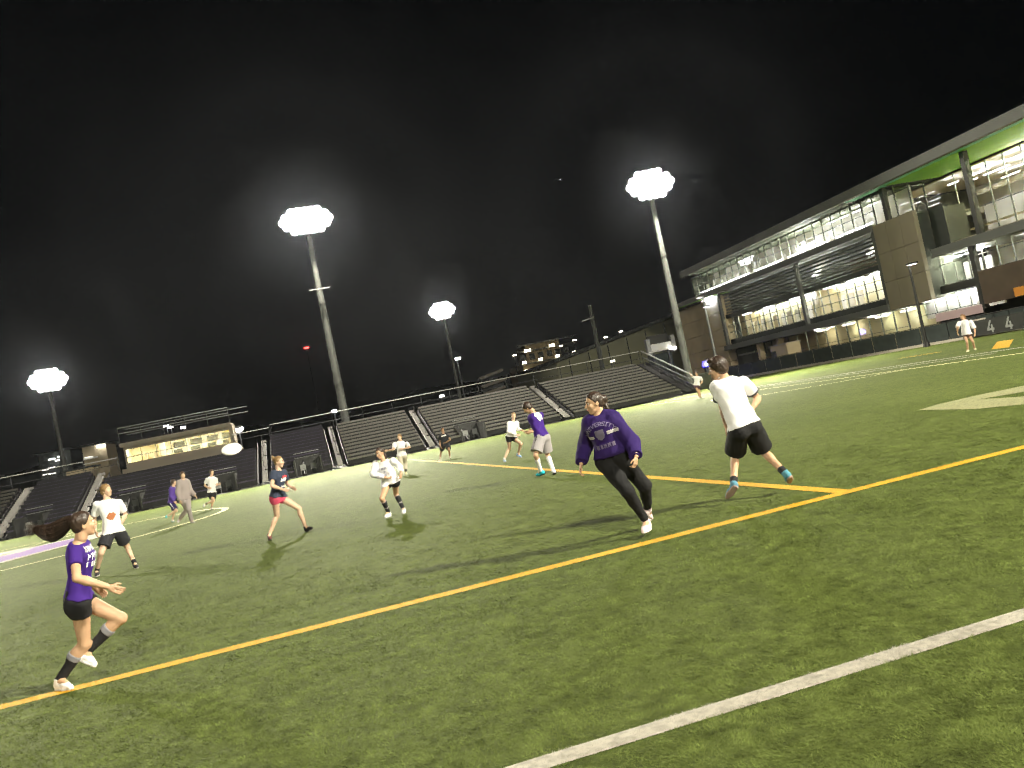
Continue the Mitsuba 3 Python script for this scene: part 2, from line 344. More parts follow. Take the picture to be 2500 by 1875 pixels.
# ---------------------------------------------------------------- press box
t = thing('press_box', 'long press box with warm lit windows above the stand', 'press box')
PX0, PX1, PY, PZ0, PZ1 = -14.3, -6.15, 76.0, 3.74, 4.86
obj('deck', cat(box(PX0 - .3, PX1 + .6, PY - .9, PY + 3.4, 3.05, 3.25), box(PX0 - .3, PX1 + .6, PY - .95, PY - .9, 2.95, 3.3)), 'booth_wall', t)
for x in np.linspace(PX0 + .3, PX1, 4): obj('post', box(x - .1, x + .1, PY - .6, PY - .4, .0, 3.05), 'dark_steel', t)
obj('roof', cat(box(PX0 - .25, PX1 + .25, PY - .5, PY + 3.3, 5.2, 5.38), box(PX0 - .26, PX1 + .26, PY - .52, PY - .5, 5.05, 5.4)), 'booth_wall', t)
obj('wall', cat(box(PX0 - .08, PX1 + .08, PY, PY + .1, 3.25, PZ0), box(PX0 - .08, PX1 + .08, PY, PY + .1, PZ1 - .02, 5.2), box(PX0 - .1, PX0, PY, PY + 3, 3.25, 5.2), box(PX1, PX1 + .3, PY - .05, PY + 3, 3.25, 5.2), box(PX0, PX1, PY + 2.9, PY + 3, 3.25, 5.2)), 'booth_wall', t)
obj('room', cat(box(PX0 + .01, PX1 - .01, PY + 2.2, PY + 2.25, 3.3, 5.15), box(PX0 + .01, PX1 - .01, PY + .12, PY + 2.2, 3.3, 3.34), box(PX0 + .01, PX0 + .05, PY + .12, PY + 2.2, 3.34, 5.15), box(PX1 - .05, PX1 - .01, PY + .12, PY + 2.2, 3.34, 5.15)), 'booth_room', t)
for k, (a, b) in enumerate(((-10.9, -10.0), (-9.55, -8.6), (-8.2, -7.3), (-6.95, -6.3))):
    obj('back_window', box(a, b, PY + 2.12, PY + 2.18, 4.3, 4.74), 'dark_panel', t)
    obj('desk_screen', box(a + .05, b - .15, PY + 1.2, PY + 1.25, 3.8, 4.12), 'dark_panel', t)
obj('partition', cat(box(-11.9, -11.4, PY + 1.2, PY + 1.3, 3.34, 5.1), box(-13.2, -12.9, PY + 1.2, PY + 1.6, 3.34, 4.4), box(-12.3, -11.95, PY + .8, PY + 1.1, 3.34, 4.3)), 'tan_wall', t)
n = 7
for k in range(n):
    a = PX0 + (PX1 - PX0) * k / n; b = PX0 + (PX1 - PX0) * (k + 1) / n
    w = obj('window', cat(box(a, a + .03, PY + .01, PY + .09, PZ0, PZ1 - .02), box(a + .03, b, PY + .02, PY + .08, 4.2, 4.25)), 'mullion', t)
    obj('pane', (np.array([[a + .03, PY + .04, PZ0], [b, PY + .04, PZ0], [b, PY + .04, PZ1 - .02], [a + .03, PY + .04, PZ1 - .02]]), np.array([[0, 1, 2], [0, 2, 3]])), 'window_glass', w)
for k, (a, b) in enumerate(((-14.2, -12.3), (-11.6, -8.9), (-8.8, -6.3))):
    obj('ceiling_light', box(a, b, PY + .55, PY + .75, 5.10, 5.13), 'lens', t, emit=np.array([1, .74, .36] if k == 0 else [1, .90, .52]) * (130 if k == 0 else 230), weight=.1)
r0, r1 = at_y(290, 1043, PY + 1), at_y(551, 1003, PY + 1)
zr = .5 * (r0[2] + r1[2])
for z in (zr, zr - .45): obj('roof_rail', cat(tube((PX0 - .2, PY - .3, z), (PX1 + .2, PY - .3, z), .035), tube((PX0 - .2, PY + 2.9, z), (PX1 + 1.6, PY + 2.9, z), .035)), 'galvanised', t)
for x in np.linspace(PX0 - .2, PX1 + .2, 6): obj('rail_post', tube((x, PY - .3, 5.35), (x, PY - .3, zr), .025, n=6), 'dark_steel', t)

# ---------------------------------------------------------------- floodlights
def floodlight(base, h, aim, nx, ny, wid, hei, label, group, radiance, bottom=0.0, r0=.34, weight=1.0, joined=False, beam=None):
    t = thing('floodlight_pole', label, 'floodlight', group)
    base = np.array([base[0], base[1], bottom]); top = base + [0, 0, h - bottom]
    zs = [0, .33, .66, 1.0]
    obj('pole', cat(*[tube(base + (top - base) * a, base + (top - base) * b, r0 * (1 - .45 * a), r0 * (1 - .45 * b) , n=14) for a, b in zip(zs[:-1], zs[1:])],
                    *[tube(base + (top - base) * a - [0, 0, .12], base + (top - base) * a + [0, 0, .12], r0 * (1 - .45 * a) + .03, n=14) for a in zs[1:-1]]), 'pole_paint', t, smooth=40)
    obj('base_plate', cat(box(base[0] - .5, base[0] + .5, base[1] - .5, base[1] + .5, 0, .25)), 'concrete', t)
    d = np.array([aim[0] - base[0], aim[1] - base[1], 0.0]); d /= np.linalg.norm(d); s = np.cross(d, [0, 0, 1.0])
    tilt = math.atan2(h - 0, np.hypot(aim[0] - base[0], aim[1] - base[1]) * 1.0)
    n = d * math.cos(tilt) - np.array([0, 0, math.sin(tilt)])
    lenses = []
    for j in range(ny):
        z = h - hei / 2 + (hei * j / (ny - 1) if ny > 1 else 0)
        c = np.array([base[0], base[1], z])
        m = nx - (0, 1, 3)[abs(j - (ny - 1) // 2)]; rad = .60 * wid / nx
        obj('cross_arm', bar(c - s * m * wid / nx / 2 + d * .3, c + s * m * wid / nx / 2 + d * .3, .14, .14), 'galvanised', t)
        for i in range(m):
            o = c + s * ((i - (m - 1) / 2) * wid / nx) + d * (.62 + .012 * ((i + 2 * j) % 4)) - [0, 0, .1]
            R = np.column_stack([s, np.cross(n, s), n])
            body = lathe([(.02, -.34), (.12, -.33), (.2, -.25), (rad * .8, -.12), (rad, 0), (rad * .96, .02), (rad * .93, -.02)], 14)
            ln = disc(o + n * .005, n, rad * .94)
            if joined:
                lenses.append(ln)
                continue
            l = obj('lamp', cat(place(body, R, o), tube(o - n * .25, c + s * ((i - (m - 1) / 2) * wid / nx) + d * .3, .03, n=5)), 'galvanised', t, smooth=40)
            obj('lens', ln, 'lens', l, emit=radiance, weight=weight)
    if beam is not None:                                  # the reflectors' own beam, from just in front of the lenses
        o = np.array([base[0], base[1], h]) + d * 1.1 - [0, 0, .3]; tgt = np.array(beam[1])
        scene[t + '__beam'] = {'type': 'spot', 'to_world': T().look_at(origin=o.tolist(), target=tgt.tolist(), up=[0, 1, .1]), 'intensity': {'type': 'rgb', 'value': [float(x) for x in beam[0]]}, 'cutoff_angle': 47.0, 'beam_width': 12.0, 'sampling_weight': 10.0}
    if joined: obj('lens', cat(*lenses), 'lens', t, emit=radiance, weight=weight * nx * ny)
    return t
COOL = np.array([1.0, .94, .76])
G1 = 'lit floodlight masts'
p1t, p1b = at_y(746, 540, 79), at_y(845, 1020, 79)
floodlight((p1t[0], 79), p1t[2], (p1t[0] + 2, 12), 8, 5, 4.7, 1.75, 'tall lit floodlight mast behind the stand, largest on the left half of the sky', G1, COOL * LAMP, r0=.42, weight=1.0, beam=(COOL * BEAM, (p1t[0] - 2, 64, 0)))
obj('cross_bracket', bar((p1t[0] - .9, 78.5, 15.6), (p1t[0] + .9, 78.5, 15.6), .08, .1), 'galvanised', 'floodlight_pole')
p2t = at_y(1583, 452, 70)
floodlight((p2t[0], 70), p2t[2], (p2t[0] - 10, 12), 7, 5, 4.2, 1.9, 'tall lit floodlight mast beside the right end of the stand', G1, COOL * LAMP, r0=.36, weight=1.0, beam=(COOL * BEAM * .7, (p2t[0] - 3, 60, 0)))
floodlight((-38, 79), 22, (-30, 12), 8, 5, 4.9, 2.3, 'floodlight mast beyond the left edge of the photo', 'floodlight masts of the near side', COOL * LAMP, joined=True, weight=.1, beam=(COOL * BEAM, (-30, 58, 0)))
p3t = at_y(1080, 758, 140)
floodlight((p3t[0], 140), p3t[2], (2, 60), 7, 5, 4.3, 2.1, 'small distant lit floodlight mast near the middle of the photo', G1, COOL * LAMP * .5, r0=.36, weight=.4)
p0t = at_y(116, 928, 130)
floodlight((p0t[0], 130), p0t[2], (-6, 40), 7, 5, 4.9, 2.3, 'lit floodlight mast low at the left edge of the photo', G1, COOL * LAMP * .5, r0=.42, weight=.4)
floodlight((34, -11), 21, (4, 34), 7, 5, 4.3, 2.4, 'floodlight mast behind the camera to the right', 'floodlight masts of the near side', COOL * 1100 * 1.5, joined=True, weight=.9)
floodlight((-2, -26), 21, (0, 34), 7, 5, 4.3, 2.4, 'floodlight mast straight behind the camera', 'floodlight masts of the near side', COOL * 1100 * 0.5, joined=True, weight=.4)

# ---------------------------------------------------------------- the glass building along the right end
B = thing('glass_building', 'long three storey glass building with lit rooms and a green roof underside', 'building')
def pane(x, y0, y1, z0, z1, parent=B, fw=.05, dx=.06):
    """one glazed panel in a plane of constant x: frame piece with its glass as a sub-part"""
    w = obj('window', cat(box(x - dx, x + dx, y0, y0 + fw, z0, z1), box(x - dx, x + dx, y0 + fw, y1, z0, z0 + fw)), 'mullion', parent)
    obj('pane', (np.array([[x, y0 + fw, z0 + fw], [x, y1, z0 + fw], [x, y1, z1], [x, y0 + fw, z1]]), np.array([[0, 1, 2], [0, 2, 3]])), 'window_glass', w)
def glazing(x, ys, zs, **k):
    for a, b in zip(ys[:-1], ys[1:]):
        for c, d in zip(zs[:-1], zs[1:]): pane(x, a, b, c, d, **k)
def blight(m, e, w=.05, name='ceiling_light'): obj(name, m, 'lens', B, emit=np.array([.97, 1.0, .70]) * e * 4.5, weight=w)

# roof with its fascia, teal edge and green underside
obj('roof', cat(box(50.0, 80, 36, 103.6, 14.0, 14.6)), 'dark_panel', B)
obj('fascia', box(49.45, 50.0, 36, 103.65, 13.82, 14.62), 'slab_grey', B)
obj('teal_edge', box(50.0, 51.1, 36, 69.5, 13.93, 13.995), 'teal_trim', B)
obj('soffit', (np.array([[51.1, 36, 13.96], [51.1, 64.8, 13.96], [56.9, 64.8, 13.96], [56.9, 36, 13.96]]), np.array([[0, 1, 2], [0, 2, 3]])), 'green_soffit', B)
obj('eave_panel', box(50.0, 52.4, 69.5, 103.4, 13.90, 13.99), 'dark_panel', B)
# storey slabs
obj('slab', cat(box(50.6, 75, 66.9, 110.2, 10.52, 11.12)), 'slab_grey', B, label='grey slab edge under the top row of windows')
obj('slab', cat(box(50.6, 75, 66.9, 98.2, 3.42, 4.02)), 'slab_grey', B, label='grey slab edge above the ground floor')
obj('slab', cat(box(50.9, 75, 47, 60.6, 6.78, 7.45)), 'slab_grey', B, label='grey slab edge of the right wing')
obj('slab_soffit', box(50.62, 58, 98.4, 110.15, 10.46, 10.515), 'green_soffit', B)
obj('dark_band', cat(box(51.9, 52.3, 68.2, 98.6, 4.02, 4.62), box(51.9, 52.3, 68.2, 98.6, 7.28, 7.75), box(53, 53.1, 68, 98.5, 7.75, 10.5)), 'dark_panel', B)
# top row of windows, left and middle
x = 51.9
glazing(x, np.arange(67.6, 105.81, 1.59), [11.15, 12.45, 13.88])
obj('end_wall', box(52, 62, 105.8, 106, 11.12, 13.9), 'dark_panel', B)
obj('back_wall', box(54.6, 54.8, 66, 105.8, 11.12, 13.95), 'white_wall', B)
obj('ceiling', box(52.0, 56.5, 66, 105.8, 13.75, 13.86), 'dark_panel', B)
for y in np.arange(68.6, 105, 2.12):
    if RNG.random() < .86:
        hh = RNG.choice([1.25, 1.5, 1.7]); obj('room_screen', box(53.6, 53.7, y, y + RNG.choice([.55, .7, .9]), 11.13, 11.13 + hh), 'white_wall', B)
obj('desk_row', box(52.6, 53.2, 70, 104, 11.13, 11.6), 'cream_wall', B)
for a, b, e in ((69, 75, 22), (76, 83.5, 48), (84.5, 91, 42), (92, 98, 36), (98.5, 105, 36)): blight(box(52.5, 52.62, a, b, 11.64, 11.68), e, name='desk_lamp')
for y in (69.2, 71.5, 73.6, 75.6): blight(box(53.4, 53.55, y, y + 1.1, 13.4, 13.44), 30)
for y in (78.6, 80.9): blight(box(53.0, 53.2, y, y + 1.4, 12.0, 12.25), 45, name='bright_lamp')
# louvred storey
for k in range(7):
    z = 7.95 + k * .37
    obj('louvre', bar((52.05, 68.1, z), (52.05, 98.4, z), .05, .22, up=(-.55, 0, .85)), 'louvre', B)
for y in (80.5, 98.3): obj('column', box(51.25, 51.6, y, y + .42, 4.03, 10.5), 'slab_grey', B)
obj('column', box(51.0, 51.4, 67.0, 67.5, 4.03, 10.5), 'slab_grey', B)
obj('balcony_room', box(52.6, 52.7, 68.4, 73.5, 7.8, 9.2), 'brown_wall', B)
for y, z in ((69.0, 8.9), (78.0, 8.7)): blight(box(51.6, 51.75, y, y + .5, z, z + .09), 30, name='wall_lamp')
# middle row of windows
glazing(52.0, np.linspace(68.3, 98.6, 22), [4.65, 5.5, 6.35, 7.27])
obj('back_wall', box(55.6, 55.8, 68, 98.6, 4.62, 7.5), 'cream_wall', B)
obj('floor', box(52.3, 57.5, 68.2, 98.6, 4.5, 4.61), 'room_floor', B)
for y in np.arange(69.0, 97.5, 1.45):
    r = RNG.random()
    if r < .75: obj('room_screen', box(54.2, 54.3, y, y + (.7 if r < .5 else 1.1), 4.62, 6.2), 'white_wall' if r < .55 else 'tan_wall', B)
obj('partition', cat(box(53, 57, 80.4, 81.9, 4.62, 7.3), box(53.5, 57.5, 97.0, 98.5, 4.62, 7.3)), 'tan_wall', B)
for y, l in ((69.0, 2.0), (72.4, 2.2), (76.2, 2.4), (80.9, 1.5), (83.4, 1.6), (89.2, 1.6), (94.2, 1.5)):
    blight(box(52.6, 53.0, y, y + l, 7.16, 7.24), 48)
blight(box(55.0, 55.2, 69, 97, 7.2, 7.24), 7)
# beige end tower with panel joints
rows, k = np.linspace(.02, 10.4, 6), 0
for a, b, mt in ((98.75, 102.2, 'beige_stone'), (102.22, 105.6, 'beige_stone'), (105.62, 109.2, 'beige_stone'), (109.22, 112.6, 'beige_stone')):
    for c, d in zip(rows[:-1], rows[1:]):
        obj('wall_panel', box(51.35 if a < 99 else 52.2, 53.0, a, b, c, d - .05), mt, B)
obj('tower_core', box(53.0, 62, 98.8, 112.5, 0, 10.4), 'dark_panel', B)
blight(box(50.85, 51.1, 99.0, 101.9, 10.2, 10.3), 60, name='down_light')
obj('tower_top', box(51.0, 53, 98.8, 112.4, 10.38, 10.46), 'dark_panel', B)
# ground floor
obj('back_wall', box(54.6, 54.8, 66, 98, 0, 3.4), 'tan_wall', B)
glazing(52.4, np.linspace(66.9, 92, 15), [.15, 1.75, 3.4])
obj('dark_wall', cat(box(52.3, 52.6, 92, 98.7, 0, 3.4)), 'dark_panel', B)
for y, e in ((67.5, 14), (71.2, 12), (76.5, 10), (81.0, 6)): blight(box(53.4, 53.8, y, y + 1.5, 3.16, 3.24), e)
for y in (70.3, 79.2): blight(box(51.4, 51.65, y, y + .7, 3.28, 3.36), 22, name='canopy_lamp')
obj('low_wall', box(50.4, 50.8, 74, 81.9, 0, 1.1), 'tan_wall', B); obj('low_wall', box(50.4, 50.8, 85.9, 88.5, 0, 1.0), 'tan_wall', B)
obj('door', box(52.2, 52.29, 93, 94.9, .02, 2.3), 'black_metal', B)
obj('awning', box(51.3, 52.3, 92.4, 96.5, 2.45, 2.65), 'slab_grey', B)
for y in (91, 86.6): obj('pillar', box(51.2, 51.8, y, y + .6, 0, 3.4), 'tan_wall', B)
# stone panel and dark recess
for a, b in ((61.6, 63.35), (63.38, 65.15), (65.18, 66.85)):
    for c, d in ((3.45, 5.9), (5.93, 8.4), (8.43, 11.0)): obj('stone_panel', box(50.8, 51.2, a, b, c, d), 'grey_stone', B)
obj('recess_wall', cat(box(51.2, 56, 61.7, 66.8, 3.5, 10.9), box(51.25, 51.6, 66.85, 67.0, 4.0, 11)), 'dark_panel', B)
obj('dark_glass_wall', box(52.3, 52.4, 59.9, 61.6, 7.3, 10.9), 'dark_panel', B)
# right wing, big lit room
obj('back_wall', box(67.0, 67.2, 38, 72, 7.5, 14), 'cream_wall', B)
obj('floor', box(52.6, 67, 38, 64.7, 7.46, 7.7), 'room_floor', B)
obj('ceiling', box(57.0, 67, 38, 72, 13.75, 13.85), 'tan_wall', B)
glazing(56.6, np.linspace(41, 64.7, 14), [7.7, 10.2, 13.75])
for k in range(3):
    a, b = 52.0 + 1.53 * k, 52.0 + 1.53 * (k + 1); w = obj('window', cat(box(a, a + .06, 64.74, 64.86, 11.05, 13.9), box(a + .06, b, 64.74, 64.86, 11.05, 11.12)), 'mullion', B)
    obj('pane', (np.array([[a + .06, 64.8, 11.12], [b, 64.8, 11.12], [b, 64.8, 13.9], [a + .06, 64.8, 13.9]]), np.array([[0, 1, 2], [0, 2, 3]])), 'window_glass', w)
obj('teal_edge', box(51.1, 51.6, 64.9, 69.5, 13.93, 13.995), 'teal_trim', B)
for y in (55.6, 48.5): obj('column', box(51.3, 51.75, y, y + .42, 7.46, 13.9), 'black_metal', B)
obj('column', box(51.2, 51.6, 65.1, 65.5, 11.05, 13.9), 'black_metal', B)
for x in (58, 60, 62, 64.5):
    for y0 in np.arange(42.5, 66, 3.6):
        if RNG.random() < .9: blight(box(x, x + .14, y0, y0 + RNG.choice([1.2, 2.0, 2.8]), 13.2, 13.25), 70 if x < 61 else 50)
for y0, l in ((47.5, 6), (54.8, 2.2)): blight(box(57.2, 57.35, y0, y0 + l, 12.9, 12.95), 40)
obj('white_board', cat(box(62.4, 62.5, 47, 56.8, 9.3, 11.3), box(62.4, 62.5, 59.6, 66.6, 8.2, 11.2)), 'white_wall', B)
obj('bulkhead', cat(box(57.2, 57.5, 41, 64, 8.7, 8.85), box(59, 59.2, 42, 64, 11.6, 12.0)), 'tan_wall', B)
obj('equipment', cat(*[box(58 + RNG.uniform(0, 2), 59.5 + RNG.uniform(1, 3), y, y + .5, 7.7, 8.3 + RNG.random()) for y in np.arange(43, 59, 1.1)]), 'brown_wall', B)
# right wing, lower rooms
obj('back_wall', box(58.5, 58.7, 46, 63.2, 2.4, 6.8), 'cream_wall', B)
glazing(52.5, np.linspace(46.5, 63.2, 12), [4.45, 6.1, 6.9])
for y, l, x in ((58.4, 1.6, 53.4), (60.6, 2.6, 53.4), (56.7, .9, 52.0), (52.5, 2.2, 54.2), (48.4, 1.8, 54.2)): blight(box(x, x + .35, y, y + l, 6.5, 6.6), 46)
for y in (58.5, 59.6, 60.8, 62.0): obj('room_screen', box(54.5, 54.6, y, y + .8, 4.5, 6.0), 'white_wall', B)
obj('sill', box(51.9, 52.4, 57, 63.4, 3.75, 4.4), 'black_metal', B)
obj('strip_wall', box(53.2, 53.4, 56.8, 65.5, 2.0, 3.7), 'white_wall', B)
blight(box(52.65, 52.8, 57.6, 65.0, 3.48, 3.56), 40)
glazing(52.5, np.linspace(56.6, 66.0, 8), [2.35, 3.7])
obj('brown_panel', cat(box(50.9, 51.4, 40, 56.3, 2.2, 4.75)), 'brown_wall', B)
obj('orange_panel', box(50.6, 50.85, 46, 53.0, 2.25, 2.9), 'orange_sign', B)
obj('column', box(51.0, 51.4, 56.4, 56.85, 1.9, 7.0), 'black_metal', B)
obj('core', cat(box(67.3, 75, 40, 105, 0, 13.9), box(57.8, 67, 72.2, 105, .1, 13.7)), 'dark_panel', B)

t = thing('concrete_box', 'pale plain block at the foot of the glass building', 'shed')
obj('wall', box(49.4, 51.0, 82.3, 85.6, 0, 2.62), 'tan_wall', t); obj('cap', box(49.3, 51.1, 82.2, 85.7, 2.62, 2.72), 'concrete', t)
obj('door', box(49.32, 49.4, 84.6, 85.5, .02, 2.1), 'dark_panel', t)

# fence with dark windscreen, posts and banners
t = thing('fence', 'low fence with dark windscreen panels in front of the glass building', 'fence')
ys = np.arange(38, 92.1, 3.0)
for a, b in zip(ys[:-1], ys[1:]):
    obj('screen_panel', box(46.96, 47.0, a + .05, b - .05, .1, 1.42), 'windscreen', t)
    obj('post', tube((47.05, a, 0), (47.05, a, 1.5), .035, n=6), 'black_metal', t)
obj('top_rail', tube((47.05, 38, 1.47), (47.05, 92, 1.47), .03), 'black_metal', t)
obj('kerb', box(46.6, 46.9, 38, 92, .0, .16), 'concrete', t)
t = thing('pink_banner', 'long pale pink banner above the fence behind the far right player', 'banner'); obj('cloth', box(48.9, 48.94, 54.4, 59.3, 1.62, 2.24), 'pink_banner', t); [obj('post', tube((48.97, y, 0), (48.97, y, 2.3), .03, n=6), 'black_metal', t) for y in (54.4, 57, 59.3)]
t = thing('banner_stand', 'dark banner with two big white figures at the right edge', 'banner')
obj('cloth', box(45.2, 45.25, 46.6, 52.6, .08, 1.15), 'black_metal', t); obj('frame', cat(*[bar((45.3, y, 0), (45.3, y, 1.2), .05, .05, up=(1, 0, 0)) for y in (46.6, 49.6, 52.6)]), 'dark_steel', t)
RY = np.array([[0, 0, -1.0], [-1.0, 0, 0], [0, 1.0, 0]])
for y, s in ((50.3, '4'), (48.7, '4')):
    tm = meshkit.text_mesh(s, .8, .012, bold=True); obj('lettering', place(tm, RY, (45.19, y, .2)), 'galvanised', t)
t = thing('white_board', 'small white board leaning by the fence beside the far right player', 'board')
wy = at_x(2388, 815, 45.5)[1]
obj('panel', (np.array([[45.4, wy - .7, .05], [45.4, wy + .7, .05], [45.7, wy + .7, 1.25], [45.7, wy - .7, 1.25], [45.45, wy - .7, .05], [45.45, wy + .7, .05], [45.75, wy + .7, 1.25], [45.75, wy - .7, 1.25]]), np.array([[0, 1, 2], [0, 2, 3], [4, 6, 5], [4, 7, 6], [3, 2, 6], [3, 6, 7], [0, 3, 7], [0, 7, 4], [1, 5, 6], [1, 6, 2]])), 'concrete', t)

# lamp posts and poles at the right end
def lamp_post(base, h, label, heads, m, r=.09, e=30, group=None):
    t = thing('lamp_post', label, 'lamp post', group)
    b = np.array([base[0], base[1], 0.0])
    obj('pole', cat(tube(b, b + [0, 0, h], r, r * .6), tube(b, b + [0, 0, .35], r * 2, r * 1.6)), m, t, smooth=40)
    for dx, dy, dz in heads:
        c = b + [dx, dy, h + dz]
        obj('arm', tube(b + [0, 0, h + dz - .05], c + [0, 0, .06], .03, n=6), m, t)
        hd = obj('lamp_head', cat(box(c[0] - .3, c[0] + .3, c[1] - .3, c[1] + .3, c[2], c[2] + .12)), m, t)
        if e: obj('lens', box(c[0] - .24, c[0] + .24, c[1] - .24, c[1] + .24, c[2] - .03, c[2] - .004), 'lens', hd, emit=np.array([1, .95, .8]) * e, weight=.05)
    return t
lp = at_x(1715, 722, 40); lamp_post((40, lp[1]), lp[2], 'grey lamp post with two heads left of the glass building front', [(-.1, .5, -.1), (-.1, -.5, -1.2)], 'galvanised', r=.16, e=7)
lp = at_x(2219, 648, 44); lamp_post((44, lp[1]), lp[2], 'black lamp post with one lit head before the stone panel', [(-.1, -.45, 0)], 'black_metal', r=.13, e=25)
q0, q1 = at_y(1440, 745, 90), at_y(1473, 910, 90)
t = thing('utility_pole', 'unlit grey pole behind the stand with a small cross arm', 'pole')
obj('pole', tube((q1[0], 90, 0), (q0[0] * .5 + q1[0] * .5, 90, q0[2]), .3, .2, n=12), 'pole_paint', t, smooth=40); obj('cross_arm', bar((q1[0] - 1.3, 89.7, q0[2] - 1.6), (q1[0] + .2, 89.7, q0[2] - 1.4), .12, .12), 'galvanised', t)
# emergency call post with blue beacon
bc = at(1722, 890, 95)
t = thing('call_post', 'grey emergency post with a glowing blue beacon beside the runner\'s head', 'emergency post')
obj('post', cat(box(bc[0] - .16, bc[0] + .16, bc[1] - .16, bc[1] + .16, 0, bc[2] - .3), box(bc[0] - .22, bc[0] + .22, bc[1] - .22, bc[1] + .22, bc[2] - .34, bc[2] - .24)), 'dark_steel', t)
obj('beacon', place(lathe([(.0, -.24), (.3, -.24), (.34, -.05), (.30, .22), (.14, .32), (0, .34)], 16), np.eye(3), bc), 'lens', t, emit=(.13, .10, 26), weight=.1)
obj('lamp', place(trimesh.creation.icosphere(2, .13), np.diag([1.6, 1, .8]), bc + [0, -.33, -.02]), 'lens', t, emit=(8, 8, 16), weight=.02)
obj('cap', place(lathe([(0, .34), (.36, .34), (.36, .39), (0, .41)], 16), np.eye(3), bc), 'white_paint', t)
# equipment by the end of the stand
t = thing('waste_bin', 'black wheeled bin beside the right end of the stand', 'bin')
o = np.array([31.6, 66.2, 0])
obj('body', (np.array([[-.5, -.45, .12], [.5, -.45, .12], [.5, .45, .12], [-.5, .45, .12], [-.62, -.55, 1.35], [.62, -.55, 1.35], [.62, .55, 1.35], [-.62, .55, 1.35]]) + o, np.array([[0, 2, 1], [0, 3, 2], [4, 5, 6], [4, 6, 7], [0, 1, 5], [0, 5, 4], [1, 2, 6], [1, 6, 5], [2, 3, 7], [2, 7, 6], [3, 0, 4], [3, 4, 7]])), 'black_metal', t)
obj('lid', box(o[0] - .68, o[0] + .68, o[1] - .62, o[1] + .6, 1.36, 1.45), 'dark_steel', t)
for s in (-1, 1): obj('wheel', tube(o + [s * .5, .3, .13], o + [s * .58, .3, .13], .13, n=14), 'black_metal', t)
# gabled hall and the scoreboard frame left of the glass building
t = thing('gabled_hall', 'big dim hall with a sloping roof left of the glass building', 'building')
h0, h1 = at_y(1475, 840, 125), at_y(1640, 776, 125)
ga, gb = h0[0], h1[0] + 14
za = h0[2]; zb = h1[2]; sl = (zb - za) / (h1[0] - h0[0]); zc = za + sl * (gb - ga)
gx = ga - 8; zx = za - sl * 8
vv = [[gx, 0], [gb, 0], [gb, zc], [gx, zx]]
obj('wall', (np.array([[a, 125, c] for a, c in vv] + [[a, 150, c] for a, c in vv]), np.array([[0, 1, 2], [0, 2, 3], [4, 6, 5], [4, 7, 6], [0, 3, 7], [0, 7, 4], [1, 5, 6], [1, 6, 2]])), mat('hall_wall', (.20, .20, .13), .85, vary=.12, scale=.4), t)
obj('roof', bar((gx - .5, 137, zx + .25), (gb, 137, zc + .25), 27, .5), 'dark_panel', t)
for k in range(8): obj('wall_rib', box(gx + 2 + k * 3.2, gx + 2.12 + k * 3.2, 124.9, 125, .1, zx + sl * (2 + k * 3.2) - .3), 'dark_panel', t)
t = thing('scoreboard', 'pale board on a dark frame above the end of the stand', 'scoreboard')
s0, s1 = at_y(1583, 845, 92), at_y(1638, 826, 92); s2, s3 = at_y(1588, 850, 92), at_y(1640, 838, 92)
zt, zb_ = .5 * (s0[2] + s1[2]), .5 * (s2[2] + s3[2]) - .1
obj('panel', box(s0[0], s1[0], 92, 92.2, zt - .85, zt - .1), 'white_paint', t)
for x in (s0[0] - .25, s1[0] - .1): obj('end_frame', box(x, x + .45, 91.8, 92.4, zt - 1.25, zt + .55), 'galvanised', t)
obj('backing', box(s0[0] + .2, s1[0] - .2, 92.25, 92.6, zt - .2, zt + .9), 'black_metal', t)
obj('cross_bar', box(s0[0] - .2, s1[0] + .3, 91.7, 91.8, zt - 1.0, zt - .88), 'white_paint', t)
for x in (s0[0] + .5, s1[0] - .5): obj('post', tube((x, 92.3, 0), (x, 92.3, zt), .12), 'dark_steel', t)
obj('lamp', box(s1[0] - .55, s1[0] + .25, 91.6, 91.8, zt - 1.05, zt - .85), 'lens', t, emit=(14, 13, 11), weight=.05)
obj('screen', box(s0[0] + .1, s1[0] + .2, 93, 93.1, .5, zt - 1.2), 'windscreen', t)

# far buildings, ridge and lights
obj('hills', None or (lambda: (lambda xs: (np.vstack([np.column_stack([xs, np.full(len(xs), 330.0) , np.full(len(xs), -2.0)]), np.column_stack([xs, np.full(len(xs), 360.0), 8 + 16 * meshkit.fbm(np.column_stack([xs / 60, xs * 0, xs * 0]), 4, 2)]), np.column_stack([xs, np.full(len(xs), 520.0), np.full(len(xs), -2.0)])]),
    np.vstack([np.stack([np.arange(len(xs) - 1) + k * len(xs), np.arange(1, len(xs)) + k * len(xs), np.arange(1, len(xs)) + (k + 1) * len(xs), np.arange(len(xs) - 1) + (k + 1) * len(xs)], 1) for k in (0, 1)])))(np.linspace(-420, 520, 190)))(), 'hill_earth', kind='structure', smooth=True, label='dark low ridge behind the stand')
def small_light(m, parent, e, col=(1, .9, .6), name='lamp'): obj(name, m, 'lens', parent, emit=np.array(col) * e, weight=.03)
D = 190.0
t = thing('far_building', 'distant terraced building with warm lights right of the middle floodlight', 'building')
c0, c1 = at_y(1276, 862, D), at_y(1410, 826, D)
x0, x1, zt = c0[0], c1[0], max(c0[2], c1[2]) + 1.0
obj('wall', cat(box(x0, x1, D + 2, D + 16, 0, zt - 4.2), box(x0 + 2, x1 - 3, D + 5, D + 14, zt - 4.2, zt)), mat('far_wall', (.20, .155, .09), .85, vary=.15, scale=.4), t)
for z in (zt - 4.3, zt - 1.5, zt): obj('ledge', box(x0 - .5, x1 + .3, D + 1.2, D + 2.0, z - .25, z), 'slab_grey', t)
